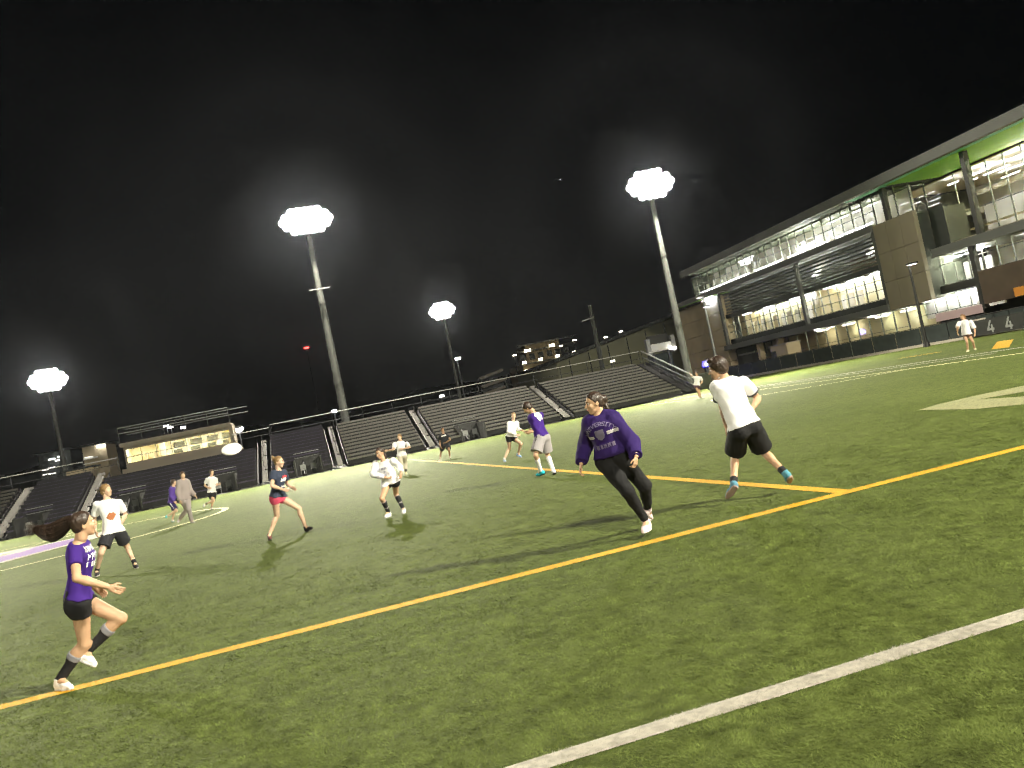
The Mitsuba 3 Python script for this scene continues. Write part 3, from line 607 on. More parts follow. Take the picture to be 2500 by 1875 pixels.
for k, zz in enumerate((zt - 3.9, zt - 7.5)):
    for xx in np.arange(x0 + .6, x1 - 1.4, 2.1): obj('window', box(xx, xx + 1.3, D + 1.95 + 3 * (k == 0), D + 2.01 + 3 * (k == 0), zz + .4, zz + 1.8), 'dark_panel', t)
for px, py, w, e in ((1288, 856, 1.5, 14), (1347, 843, 1.2, 14), (1280, 885, .9, 9), (1320, 877, .9, 7), (1361, 869, .9, 7), (1402, 860, .9, 9), (1285, 906, 1.0, 9)):
    c = at_y(px, py, D + .6); small_light(box(c[0] - w / 2, c[0] + w / 2, D + .5, D + .7, c[2] - .3, c[2] + .3), t, e)
    if e == 14:
        pass
def street_lamp(px, py, Y, e, label, w=.7, col=(1, .92, .7), rail_=True):
    t = thing('street_lamp', label, 'street lamp', None)
    c = at_y(px, py, Y)
    obj('pole', tube((c[0], Y + .5, 0), (c[0], Y + .5, c[2] + .15), .12, .07, n=8), 'dark_steel', t)
    obj('arm', tube((c[0], Y + .5, c[2] + .15), (c[0], Y - .3, c[2] + .15), .05, n=6), 'dark_steel', t)
    obj('lens', box(c[0] - w / 2, c[0] + w / 2, Y - .35, Y + .1, c[2] - .18, c[2] + .1), 'lens', t, emit=np.array(col) * e, weight=.03)
for i, (px, py, e, lab) in enumerate(((1256, 867, 7, 'small warm street lamp just left of the distant terraced building'), (1369, 844, 5, 'small street lamp on the roof line of the distant terraced building'), (1402, 830, 9, 'small street lamp high right of the distant terraced building'),
        (1478, 823, 9, 'small street lamp right of the unlit pole'), (1515, 809, 10, 'bright small street lamp furthest right over the hall roof'), (1226, 943, 6, 'small dim street lamp just above the top rail of the stand'), (1388, 916, 8, 'small street lamp low behind the top bleacher row'))):
    street_lamp(px, py, 178.0, e, lab)
street_lamp(1495, 881, 110.0, 4, 'small pale lamp behind the right end of the top rail', w=.5)
street_lamp(1117, 875, 100.0, 12, 'small white lamp in front of the middle floodlight mast', w=.6, col=(.9, 1, .95))
street_lamp(816, 1003, 90.0, 8, 'small white lamp left of the tall mast at rail height', w=.5, col=(.9, .95, 1))
street_lamp(1078, 966, 100.0, 6, 'small white lamp between the middle mast and the rail', w=.5, col=(1, 1, .9))
# slanting stair tower left of the terraced building
t = thing('stair_tower', 'dim slanting outdoor stair left of the distant terraced building', 'stairs')
for (ax, ay), (bx, by) in (((1170, 925), (1226, 903)), ((1175, 945), (1235, 925)), ((1183, 962), (1232, 944))):
    a, b = at_y(ax, ay, 175), at_y(bx, by, 175); obj('flight', bar(a, b, 1.6, .55), 'concrete', t)
a = at_y(1200, 960, 176); obj('tower', box(a[0] - 1.4, a[0] + 3.2, 177, 180, 0, a[2] + 3), 'dark_panel', t)
blg = at_y(1195, 930, 174)
# left: distant low houses with small lights
t = thing('far_house', 'distant pale house with one white lamp left of the press box', 'house')
c0, c1 = at_y(198, 1125, 160), at_y(252, 1090, 160)
obj('wall', box(c0[0], c1[0], 162, 170, 0, c1[2] + .6), 'tan_wall', t); obj('roof', box(c0[0] - .5, c1[0] + .5, 161, 171, c1[2] + .6, c1[2] + .9), 'dark_panel', t)
obj('porch', box(c0[0], c0[0] + 2.2, 161.6, 162, c1[2] - 1.6, c1[2] - 1.3), 'white_paint', t)
small_light(box(c1[0] - 1.3, c1[0] + .1, 161.2, 161.5, c1[2] + .05, c1[2] + .4), t, 16, (1, 1, .95)); small_light(box(c0[0] + .2, c0[0] + 1.6, 161.3, 161.5, c1[2] - 1.25, c1[2] - 1.15), t, 2.2, (1, 1, .8))
t = thing('far_house', 'distant dark house with rows of small lights at the foot of the left mast', 'house')
c0, c1 = at_y(95, 1180, 170), at_y(165, 1110, 170)
obj('wall', box(c0[0], c1[0], 172, 182, 0, c1[2] + 1), 'dark_panel', t); obj('roof', box(c0[0] - .6, c1[0] + .6, 171, 183, c1[2] + 1, c1[2] + 1.3), 'hill_earth', t)
for px, py, e in ((127, 1121, 9), (148.5, 1114, 9), (143, 1123.5, 7), (111, 1147, 2), (127, 1142, 2.5), (113, 1158, 1.2), (129, 1156, 1.2)):
    c = at_y(px, py, 171); small_light(box(c[0] - .55, c[0] + .55, 170.8, 171, c[2] - .11, c[2] + .11), t, e, (1, 1, .9), 'window_light')
t = thing('far_house', 'dim brownish hut behind the top rows below the left rail', 'house')
c = at_y(195, 1153, 84); obj('wall', box(c[0] - 1.1, c[0] + 1.1, 84, 86, 0, c[2] + .25), 'tan_wall', t); obj('roof', box(c[0] - 1.3, c[0] + 1.3, 83.8, 86.2, c[2] + .25, c[2] + .4), 'dark_panel', t)
for px, py, lab in ((405, 1039, 'left one of three small lamps over the press box roof'), (416, 1042, 'middle one of three small lamps over the press box roof'), (447, 1043, 'right one of three small lamps over the press box roof')):
    street_lamp(px, py, 120.0, 10, lab, w=.62, col=(1, 1, .95))
t = thing('area_light', 'bright white lamp beside the right end of the press box', 'lamp')
c = at_y(582, 1048, 82)
obj('pole', tube((c[0], 82.4, 0), (c[0], 82.4, c[2]), .08), 'dark_steel', t)
obj('head', place(lathe([(0, .2), (.34, .16), (.42, -.04), (.0, -.05)], 16), np.eye(3), c + [0, .1, .12]), 'galvanised', t)
obj('lens', place(trimesh.creation.icosphere(2, .36), np.diag([1.25, .8, .75]), c), 'lens', t, emit=(24, 24, 23), weight=.1)
t = thing('beacon_mast', 'thin dark mast with a small red light in the sky left of the tall mast', 'mast')
c = at_y(748, 849, 250)
obj('mast', tube((c[0], 250.4, 0), (c[0], 250.4, c[2] + .3), .06, .04, n=5), 'hill_earth', t); obj('beacon', place(trimesh.creation.icosphere(1, .35), np.diag([2.2, 1, .7]), c), 'lens', t, emit=(14, .5, .4), weight=.02)
t = thing('aircraft', 'tiny far aircraft with a faint lamp high between the masts', 'aircraft')
c = at(1365, 439, 330.0); L = 1.6
obj('fuselage', cat(place(lathe([(0, -1), (.09, -.8), (.1, .5), (.03, 1)], 8) , np.column_stack([[0, 0, L], [0, L, 0], [L, 0, 0]]), c), (np.array([[-.5, 0, 0], [.8, 2.6, .1], [1.2, 2.6, .1], [.9, 0, 0], [1.2, -2.6, .1], [.8, -2.6, .1]]) * .6 + c, np.array([[0, 3, 1], [1, 3, 2], [0, 5, 3], [3, 5, 4]]))), 'dark_steel', t)
obj('lamp', place(trimesh.creation.icosphere(1, .2), np.diag([1.6, 1, .7]), c + [0, -1, -.2]), 'lens', t, emit=(2.5, 2.6, 2.6), weight=.01)

# ---------------------------------------------------------------- people
def unit(v): v = np.asarray(v, float); return v / np.linalg.norm(v)
class Field:
    """a signed distance grid that primitives are blended into, meshed by surface nets"""
    def __init__(s, pts, pad, h):
        pts = np.asarray(pts, float); s.h = h
        s.lo = pts.min(0) - pad; s.n = np.ceil((pts.max(0) + pad - s.lo) / h).astype(int) + 1
        s.F = np.full(s.n, 1.0); s.ax = [s.lo[k] + np.arange(s.n[k]) * h for k in range(3)]
    def sub(s, lo, hi):
        a = np.maximum(np.floor((np.asarray(lo) - s.lo) / s.h).astype(int), 0); b = np.minimum(np.ceil((np.asarray(hi) - s.lo) / s.h).astype(int) + 1, s.n)
        if (b <= a).any(): return None, None
        sl = tuple(slice(i, j) for i, j in zip(a, b))
        return sl, np.stack(np.meshgrid(*[s.ax[k][sl[k]] for k in range(3)], indexing='ij'), -1)
    def add(s, fn, lo, hi, k=.02, op='u'):
        m = k + 2.5 * s.h
        sl, P = s.sub(np.asarray(lo) - m, np.asarray(hi) + m)
        if sl is None: return
        d, a = fn(P), s.F[sl]
        if op == 'u':
            h = np.clip(.5 + .5 * (a - d) / k, 0, 1); s.F[sl] = a * (1 - h) + d * h - k * h * (1 - h)
        else:
            d = -d; h = np.clip(.5 - .5 * (a - d) / k, 0, 1); s.F[sl] = a * (1 - h) + d * h + k * h * (1 - h)
    def cone(s, p, q, r0, r1, k=.02, cut=None, sq=None, op='u'):
        """tapered capsule from p to q; cut=(from, to) trims it flat at those lengths along the bone; sq=(axis, factor) flattens it along an axis"""
        p, q = np.asarray(p, float), np.asarray(q, float); v = q - p; L = max(np.linalg.norm(v), 1e-6); a = v / L; R = max(r0, r1) * 1.25 + .01
        def fn(P):
            w = P - p; x = w @ a; t = np.clip(x / L, 0, 1); e = w - t[..., None] * v
            if sq is not None:
                e = e + (e @ sq[0])[..., None] * sq[0] * (1 / sq[1] - 1)
            d = np.linalg.norm(e, axis=-1) - (r0 + (r1 - r0) * t)
            if cut is not None: d = np.maximum(d, np.maximum(cut[0] - x, x - cut[1]))
            return d
        s.add(fn, np.minimum(p, q) - R, np.maximum(p, q) + R, k, op)
    def ell(s, c, M, r, k=.02, op='u'):
        """ellipsoid with axes the columns of M"""
        c, r = np.asarray(c, float), np.asarray(r, float)
        def fn(P):
            e = (P - c) @ M; g = np.linalg.norm(e / r, axis=-1); g2 = np.linalg.norm(e / r ** 2, axis=-1)
            return np.where(g2 > 1e-9, g * (g - 1) / np.maximum(g2, 1e-9), -r.min())
        s.add(fn, c - r.max(), c + r.max(), k, op)
    def loft(s, p0, p1, s0, s1, prof, grow=0.0, k=.02, tlo=None, thi=None, hem=None):
        """a trunk along p0..p1 with elliptic sections (t, half width, front, back), side vectors s0..s1"""
        v = p1 - p0; L = np.linalg.norm(v); a = v / L; pr = np.array(prof)
        t0, t1 = (pr[0, 0] if tlo is None else tlo), (pr[-1, 0] if thi is None else thi)
        def fn(P):
            w = P - p0; x = w @ a / L; t = np.clip(x, t0, t1)
            sd = s0 * (1 - np.clip(t, 0, 1)[..., None]) + s1 * np.clip(t, 0, 1)[..., None]; sd = sd - (sd @ a)[..., None] * a; sd /= np.linalg.norm(sd, axis=-1, keepdims=True)
            fr = np.cross(sd, a); e = w - (t * L)[..., None] * a
            ex = (x - t) * L; X = (e * sd).sum(-1); Y = (e * fr).sum(-1)
            wd = np.interp(t, pr[:, 0], pr[:, 1]) + grow; f = np.interp(t, pr[:, 0], pr[:, 2]) + grow; b = np.interp(t, pr[:, 0], pr[:, 3]) + grow
            dp = np.where(Y > 0, f, b); g = (np.abs(X / wd) ** 2.4 + np.abs(Y / dp) ** 2.4) ** (1 / 2.4)
            d = (g - 1) * np.minimum(wd, dp) * .92
            if tlo is not None or thi is not None:
                return np.maximum(d, np.maximum(x - t1, t0 - x) * L)
            return np.where(np.abs(ex) > 0, np.sqrt(np.maximum(d, 0) ** 2 + ex ** 2), d)
        R = pr[:, 1:].max() + grow + .02
        A, Bq = p0 + a * L * t0, p0 + a * L * t1
        s.add(fn, np.minimum(A, Bq) - R, np.maximum(A, Bq) + R, k)
    def cut(s, c, n):
        """removes what lies on the side of plane (c, n) that n points to"""
        P = np.stack(np.meshgrid(*s.ax, indexing='ij'), -1); s.F = np.maximum(s.F, (P - c) @ n)
    def ripple(s, amp, freq, seed=0, stretch=None):
        m = np.abs(s.F) < amp * 2 + 3 * s.h; i = np.argwhere(m)
        if len(i) == 0: return
        P = s.lo + i * s.h
        if stretch is not None: P = P - (P @ stretch)[:, None] * stretch * .65
        s.F[m] += amp * 2 * (meshkit.fbm(P * freq, 2, seed) - .5)
    def mesh(s):
        F, h = s.F, s.h; S = F < 0
        c = np.zeros(np.array(F.shape) - 1, np.int8)
        corners = [(i, j, k) for i in (0, 1) for j in (0, 1) for k in (0, 1)]
        for i, j, k in corners: c += S[i:i + c.shape[0], j:j + c.shape[1], k:k + c.shape[2]]
        act = np.argwhere((c > 0) & (c < 8)); idx = np.full(c.shape, -1); idx[tuple(act.T)] = np.arange(len(act))
        acc, num = np.zeros((len(act), 3)), np.zeros(len(act))
        for a in corners:
            for k in range(3):
                if a[k]: continue
                b = list(a); b[k] = 1; b = tuple(b)
                fa, fb = F[tuple((act + a).T)], F[tuple((act + b).T)]; m = (fa < 0) != (fb < 0)
                t = np.where(m, fa / np.where(m, fa - fb, 1), 0); p = np.array(a, float) + t[:, None] * (np.array(b) - np.array(a))
                acc[m] += p[m]; num[m] += 1
        V = s.lo + (act + acc / num[:, None]) * h; faces = []
        for k in range(3):
            u, v = [(1, 2), (2, 0), (0, 1)][k]
            sl0 = [slice(None)] * 3; sl1 = [slice(None)] * 3; sl0[k] = slice(0, -1); sl1[k] = slice(1, None)
            ch = np.argwhere(S[tuple(sl0)] != S[tuple(sl1)])
            ch = ch[(ch[:, u] > 0) & (ch[:, v] > 0) & (ch[:, u] < F.shape[u] - 1) & (ch[:, v] < F.shape[v] - 1)]
            inside = S[tuple(ch.T)]; du, dv = np.eye(3, dtype=int)[u], np.eye(3, dtype=int)[v]
            q = np.stack([idx[tuple((ch - du - dv).T)], idx[tuple((ch - dv).T)], idx[tuple(ch.T)], idx[tuple((ch - du).T)]], 1)
            q[~inside] = q[~inside][:, ::-1]; faces.append(q[(q >= 0).all(1)])
        return V, np.vstack(faces)
    def value(s, P):
        from scipy.ndimage import map_coordinates
        return map_coordinates(s.F, ((P - s.lo) / s.h).T, order=1, mode='nearest')


def mesh_of(fl, smooth=2):
    v, f = fl.mesh()
    if smooth and len(v):
        from scipy.sparse import coo_matrix
        e = np.vstack([f[:, [0, 1]], f[:, [1, 2]], f[:, [2, 3]], f[:, [3, 0]]]); e = np.unique(np.vstack([e, e[:, ::-1]]), axis=0)
        A = coo_matrix((np.ones(len(e)), (e[:, 0], e[:, 1])), shape=(len(v), len(v))).tocsr(); deg = np.maximum(np.asarray(A.sum(1)), 1)
        for _ in range(smooth):
            v = v + .55 * (A @ v / deg - v); v = v - .40 * (A @ v / deg - v)
    return v, f


PROF_M = [(-.14, .09, .06, .075), (0, .158, .09, .118), (.22, .150, .098, .102), (.42, .140, .10, .088), (.64, .158, .112, .102), (.82, .172, .108, .112), (.93, .145, .08, .092), (1.0, .072, .055, .062)]
PROF_F = [(-.14, .09, .06, .08), (0, .164, .088, .122), (.22, .140, .09, .10), (.42, .116, .086, .08), (.62, .132, .112, .09), (.78, .146, .118, .098), (.92, .128, .07, .084), (1.0, .062, .048, .055)]
SKIN = {'fair': (.62, .42, .29), 'tan': (.50, .31, .19), 'brown': (.36, .21, .125)}
HAIR = {'dark': (.034, .020, .013), 'brown': (.07, .04, .022), 'light': (.24, .145, .06), 'ginger': (.20, .095, .035)}
for k, c in SKIN.items(): mat('skin_' + k, c, .5, spec=.35, vary=.16, scale=11)
for k, c in HAIR.items(): mat('hair_' + k, c, .45, spec=.6, vary=.5, scale=40)
mat('eye_white', (.7, .68, .64), .2); mat('eye_dark', (.02, .015, .012), .2); mat('lip', (.42, .17, .14), .5)


def solve(A, pm, pe, L1, L2, hm=0.0, he=0.0, D=None, fixed=None):
    """depths of a limb's middle and end joint, so that they lie under their pixels and the two bones have their lengths"""
    o = np.arange(-.62, .621, .02); dA = (A - EYE) @ FWD
    M = np.array([at(*pm, dA + x) for x in o]); E = np.array([at(*pe, dA + x) for x in o]) if fixed is None else np.array([fixed])
    oe = o if fixed is None else np.array([he])
    d1 = np.linalg.norm(M - A, axis=1); d2 = np.linalg.norm(M[:, None] - E[None], axis=2)
    c = (10 * (d1 / L1 - 1) ** 2 + .35 * (o - hm) ** 2)[:, None] + 10 * (d2 / L2 - 1) ** 2 + .35 * ((oe - he) ** 2)[None]
    i, j = np.unravel_index(np.argmin(c), c.shape)
    return M[i], E[j]


def person(label, o, s, H, J, wear, sex='f', skin='fair', hair='brown', res=.010, yaw=(0, 0), look=(0, 0), foot=None, hd=None, style='short', group=None):
    """o, s: origin and scale of the photo crop that the joint pixels J are read in. yaw: where hips and chest face, look: heading and pitch of the face; headings are
    degrees from facing the camera, + towards the right of the picture"""
    P = lambda k: (o[0] + J[k][0] / s, o[1] + J[k][1] / s)
    t = thing('person', label, 'person', group); near = res < .012
    K = H / 1.75
    gx, gy = (o[0] + foot[0] / s, o[1] + foot[1] / s); g = at_z(gx, gy, 0.0); D = (g - EYE) @ FWD
    view = unit([g[0], g[1], 0]); lat = np.array([view[1], -view[0], 0])          # picture right
    def heading(a): a = math.radians(a); return -view * math.cos(a) + lat * math.sin(a)
    off = hd or {}
    pel = at(*P('pelvis'), D + off.get('pelvis', 0)); nb = at(*P('neck'), D + off.get('neck', 0)); hc = at(*P('head'), D + off.get('head', off.get('neck', 0)))
    a = unit(nb - pel); L = np.linalg.norm(nb - pel)
    f0, f1 = heading(yaw[0]), heading(yaw[1])
    sH, sS = unit(np.cross(a, f0)), unit(np.cross(a, f1))                          # towards the person's left
    fc = unit(np.cross(sS, a)); fh = unit(np.cross(sH, a))
    prof = [(q, w * K, f * K, b * K) for q, w, f, b in (PROF_M if sex == 'm' else PROF_F)]
    sw = (.178 if sex == 'm' else .155) * K
    j = {}
    for sd, n in ((1, 'l'), (-1, 'r')):
        hip = pel + sH * sd * .092 * K - a * .01; sh = pel + a * L * .88 + sS * sd * sw
        if 'sh' + n in J: sh = at(*P('sh' + n), (sh - EYE) @ FWD)
        kn, an = None, None
        fx = None
        if off.get('plant', 'lr').find(n) >= 0:                                   # a planted foot: its ankle is as deep as the ground below it
            q = P('an' + n); 
            fx = at(*q, D + off.get('a' + n, 0))
        kn, an = solve(hip, P('kn' + n), P('an' + n), .245 * H, .246 * H, off.get('k' + n, -.05), off.get('a' + n, 0), fixed=fx)
        el, wr = solve(sh, P('el' + n), P('wr' + n), .182 * H, .155 * H, off.get('e' + n, .03), off.get('w' + n, -.08))
        toe = None
        q = P('to' + n); dd = (an - EYE) @ FWD; best = None
        for x in np.arange(-.26, .261, .02):
            c = at(*q, dd + x); ln = np.linalg.norm(c - an); e = (ln / (.135 * H) - 1) ** 2 * 8 + .3 * (x - off.get('t' + n, -.1)) ** 2
            if best is None or e < best[0]: best = (e, c)
        toe = best[1]
        j[n] = dict(hip=hip, sh=sh, kn=kn, an=an, el=el, wr=wr, toe=toe)
    # head frame
    fd = heading(look[0]); up = unit(unit(hc - nb) * .5 + np.array([0, 0, 1.0]) * .5 + a * .25)
    if 'tilt' in off: up = unit(up + lat * off['tilt'])
    fd = unit(fd - (fd @ up) * up); pt = math.radians(look[1]); fd, up = unit(fd * math.cos(pt) + up * math.sin(pt)), unit(up * math.cos(pt) - fd * math.sin(pt))
    sl = np.cross(up, fd); M = np.column_stack([sl, fd, up]); hs = K * (.98 if sex == 'f' else 1.02)
    Q = lambda x, y, z: hc + M @ (np.array([x, y, z]) * hs)
    all_pts = [pel, nb, hc] + [q for n in j for q in j[n].values()]

    # --- body: one continuous skin surface
    B = Field(all_pts, .22, res)
    B.loft(pel, nb, sH, sS, prof, -.008, .03)
    B.cone(nb - a * .03, Q(0, -.03, -.05), (.062 if sex == 'm' else .05) * K, (.056 if sex == 'm' else .046) * K, .03)
    for sd, n in ((1, 'l'), (-1, 'r')):
        q = j[n]
        B.cone(q['sh'], q['el'], .047 * K, .038 * K, .03); B.ell(q['sh'] - a * .0, np.column_stack([sS, fc, a]), np.array([.050, .050, .054]) * K, .035)
        w = unit(q['wr'] - q['el']); m = q['el'] + (q['wr'] - q['el']) * .3
        B.cone(q['el'], m, .037 * K, .041 * K, .015); B.cone(m, q['wr'], .041 * K, .026 * K, .015)
        B.cone(q['hip'], q['kn'], .088 * K, .054 * K, .03); B.ell(q['hip'] - fh * .035 * K - a * .02, np.column_stack([sH, fh, a]), np.array([.085, .085, .095]) * K, .03)
        dn = unit(q['an'] - q['kn']); back = unit(-fh + dn * (fh @ dn)); th = unit(q['kn'] - q['hip']); cf = q['kn'] + (q['an'] - q['kn']) * .3
        bend = dn - th; back = unit(bend - (bend @ dn) * dn) if np.linalg.norm(bend) > .25 else back
        B.cone(q['kn'], q['an'], .051 * K, .036 * K, .02); B.ell(cf + back * .022 * K, np.column_stack([np.cross(back, dn), back, dn]), np.array([.045, .046, .10]) * K, .025)
        ft = unit(q['toe'] - q['an']); B.cone(q['an'], q['an'] + ft * .10 * K, .034 * K, .026 * K, .02)
    parts = [mesh_of(B)]
    # head at a finer step
    hr = .006 if near else .011
    h = Field([Q(-.1, -.12, -.14), Q(.1, .14, .14), Q(-.1, .14, -.14), Q(.1, -.12, .14), Q(.1, .14, -.14), Q(-.1, -.12, .14)], .02, hr)
    h.ell(Q(0, -.012, .032), M, np.array([.074, .094, .088]) * hs, .02); h.ell(Q(0, .028, -.042), M, np.array([.056, .060, .070]) * hs, .03)
    h.ell(Q(0, .058, -.098), M, np.array([.028, .024, .020]) * hs, .022)
    for sd in (1, -1):
        h.ell(Q(sd * .036, .062, -.022), M, np.array([.024, .022, .022]) * hs, .02)                      # cheek
        h.ell(Q(sd * .031, .096, .012), M, np.array([.019, .017, .012]) * hs, .012, 's')                # eye socket
        h.cone(Q(sd * .012, .084, .032), Q(sd * .048, .072, .030), .009 * hs, .007 * hs, .01)           # brow ridge
        h.ell(Q(sd * .073, -.012, -.008), M, np.array([.010, .020, .031]) * hs, .006); h.ell(Q(sd * .083, -.006, -.004), M, np.array([.006, .011, .017]) * hs, .005, 's')
    h.cone(Q(0, .086, .012), Q(0, .107, -.022), .009 * hs, .013 * hs, .008)
    for sd in (1, -1): h.ell(Q(sd * .013, .092, -.026), M, np.array([.010, .011, .008]) * hs, .006)
    h.ell(Q(0, .086, -.052), M, np.array([.024, .010, .008]) * hs, .006); h.ell(Q(0, .083, -.066), M, np.array([.020, .010, .008]) * hs, .006)
    h.cone(Q(0, -.03, -.04), Q(0, -.038, -.12), .05 * K, .05 * K, .02)
    parts.append(mesh_of(h, 1))
    # hands
    for sd, n in ((1, 'l'), (-1, 'r')):
        q = j[n]; w = unit(q['wr'] - q['el']); curl = off.get('curl' + n, .8)
        if 'ha' + n in J:
            dd = (q['wr'] - EYE) @ FWD; w = unit(unit(at(*P('ha' + n), dd) - q['wr']) + .3 * w)
        pn = -sS * sd * .8 + fc * -.2; pn = unit(pn - (pn @ w) * w); th = np.cross(pn, w) * 1.0                          # pn: palm side, th: thumb side
        if th @ fc < 0: th = -th
        hk = K * (1.0 if sex == 'm' else .93); R0 = q['wr'] + w * .012
        hf = Field([R0 - .12, R0 + .12, R0 + w * .2 * hk], .03, .0045 if near else .008)
        hf.cone(q['wr'] - w * .03, R0 + w * .02, .026 * hk, .026 * hk, .01, sq=(pn, .72))
        hf.cone(R0 + w * .02 + th * .016 * hk, R0 + w * .075 * hk + th * .021 * hk, .022 * hk, .019 * hk, .012, sq=(pn, .68)); hf.cone(R0 + w * .02 - th * .014 * hk, R0 + w * .07 * hk - th * .022 * hk, .022 * hk, .018 * hk, .012, sq=(pn, .68))
        for q4, (y, l) in enumerate(((.031, .068), (.011, .076), (-.010, .070), (-.029, .055))):
            b = R0 + w * .086 * hk + th * y * hk; c1 = curl * (.5 + .08 * q4); d1 = unit(w * math.cos(c1) + pn * math.sin(c1)); c2 = curl * (1.5 + .1 * q4); d2 = unit(w * math.cos(c2) + pn * math.sin(c2))
            m1 = b + d1 * l * .52 * hk; hf.cone(b - w * .012, m1, .0100 * hk, .0090 * hk, .004); hf.cone(m1, m1 + d2 * l * .5 * hk, .0090 * hk, .0075 * hk, .004)
        tb = R0 + w * .025 * hk + th * .026 * hk; td = unit(w * .62 + th * .7 + pn * .3); m1 = tb + td * .038 * hk
        hf.cone(tb, m1, .0135 * hk, .0105 * hk, .008); hf.cone(m1, m1 + unit(w * .85 + th * .2 + pn * .5) * .034 * hk, .0105 * hk, .0085 * hk, .004)
        parts.append(mesh_of(hf, 1))
    obj('body', cat(*parts), 'skin_' + skin, t, smooth=True)
    # face details
    if near:
        for sd in (1, -1):
            obj('eye', cat(place(trimesh.creation.icosphere(2, .0115 * hs), np.eye(3), Q(sd * .031, .0755, .012))), 'eye_white', t, smooth=True)
            obj('iris', cat(place(trimesh.creation.icosphere(2, .0065 * hs), np.eye(3), Q(sd * .031, .0835, .012))), 'eye_dark', t, smooth=True)
            eb = Field([Q(sd * .012, .09, .034), Q(sd * .052, .08, .03)], .02, .003); eb.cone(Q(sd * .014, .095, .031), Q(sd * .034, .091, .037), .0035, .004, .003); eb.cone(Q(sd * .034, .091, .037), Q(sd * .050, .079, .031), .004, .0025, .003)
            obj('eyebrow', mesh_of(eb, 0), 'hair_' + ('dark' if hair == 'dark' else 'brown'), t, smooth=True)
        lf = Field([Q(-.03, .09, -.06), Q(.03, .09, -.06)], .03, .003); lf.cone(Q(-.019, .089, -.058), Q(0, .0965, -.053), .003, .006, .004); lf.cone(Q(.019, .089, -.058), Q(0, .0965, -.053), .003, .006, .004); lf.cone(Q(-.015, .087, -.064), Q(.015, .087, -.064), .0065, .0065, .004)
        obj('lips', mesh_of(lf, 0), 'lip', t, smooth=True)
    # hair
    hf = Field([Q(-.12, -.16, -.16), Q(.12, .12, .17), Q(.12, -.16, .17), Q(-.12, .12, -.16), Q(.12, .12, -.16), Q(-.12, -.16, .17)], .03, .006 if near else .011)
    vol = {'short': .012, 'wavy': .022, 'pulled': .007, 'pony': .008, 'bun': .008}[style]
    hf.ell(Q(0, -.016, .036), M, np.array([.074 + vol, .094 + vol, .088 + vol]) * hs, .02)
    if style in ('short', 'wavy'): hf.ell(Q(0, -.045, -.02), M, np.array([.070 + vol * .6, .062 + vol * .6, .07]) * hs, .02)
    else: hf.ell(Q(0, -.05, -.01), M, np.array([.066, .058, .07]) * hs, .02)
    nrm = unit(np.array([0, .80, -.60])); lim = {'short': .018, 'wavy': .024, 'pulled': .002, 'pony': .002, 'bun': .002}[style]
    hf.cut(hc + M @ nrm * lim * hs, M @ nrm)
    hf.cut(Q(0, 0, -.075), -up)
    if style == 'wavy':
        for q in range(9): an = -.9 + 1.8 * q / 8; hf.ell(Q(.062 * math.sin(an), .045 * math.cos(an) + .012, .112 + .006 * (q % 3)), M, np.array([.026, .03, .024]) * hs, .012)
    if style in ('short', 'wavy'):
        for sd in (1, -1): hf.cone(Q(sd * .074, .016, .02), Q(sd * .072, .010, -.022), .012 * hs, .007 * hs, .01)
    if style in ('bun', 'pulled'):
        c = Q(0, -.125, .075 if style == 'bun' else .02); hf.ell(c, M, np.array([.045, .042, .045]) * hs, .012)
        if style == 'bun':
            for q in range(14): d = unit(RNG.normal(size=3) - fd * .4 + up * .5); hf.cone(c, c + d * .075 * hs, .012, .004, .008)
    if style == 'pulled':
        hf.cone(Q(0, -.12, .02), Q(.02, -.13, -.10), .032 * hs, .02 * hs, .02); hf.cone(Q(.02, -.13, -.10), Q(.03, -.10, -.19), .02 * hs, .008 * hs, .02)
    hf.ripple(.006 if near else .005, 60, 3, stretch=up)
    hm = [mesh_of(hf, 0)]
    if style == 'pony':
        pts = [at(o[0] + x / s, o[1] + y / s, (hc - EYE) @ FWD + z) for x, y, z in J['pony']]
        pf = Field(pts, .14, .007)
        rr = [.030, .050, .062, .060, .045, .02]
        for q in range(len(pts) - 1): pf.cone(pts[q], pts[q + 1], rr[q] * .62, rr[q + 1] * .5, .03)
        pf.ripple(.018, 26, 5, stretch=unit(pts[-1] - pts[0])); hm.append(mesh_of(pf, 0))
        for q in range(520):                                                      # loose strands
            ph, rad = RNG.uniform(0, 6.28), RNG.uniform(.3, 1.25); e1 = unit(np.cross(pts[-1] - pts[0], [0.1, 1, 0])); e2 = unit(np.cross(pts[-1] - pts[0], e1)); sp = RNG.uniform(.9, 1.5)
            st = [pts[i] + (e1 * math.cos(ph + i * .2) + e2 * math.sin(ph + i * .2)) * rr[i] * rad * (1 + .25 * sp * (i / 4) ** 2) for i in range(len(pts))]
            if q % 3 == 0: st.append(st[-1] + unit(st[-1] - st[-2] + RNG.normal(0, .04, 3)) * RNG.uniform(.02, .11))
            for i in range(len(st) - 1):
                hm.append(tube(st[i], st[i + 1], .0042 * (1 - .12 * i), .0042 * (1 - .12 * (i + 1)), n=3, caps=False))
    obj('hair', cat(*hm), 'hair_' + hair, t, smooth=True)

    # --- clothes
    cr = res * .95
    shirt_f = None
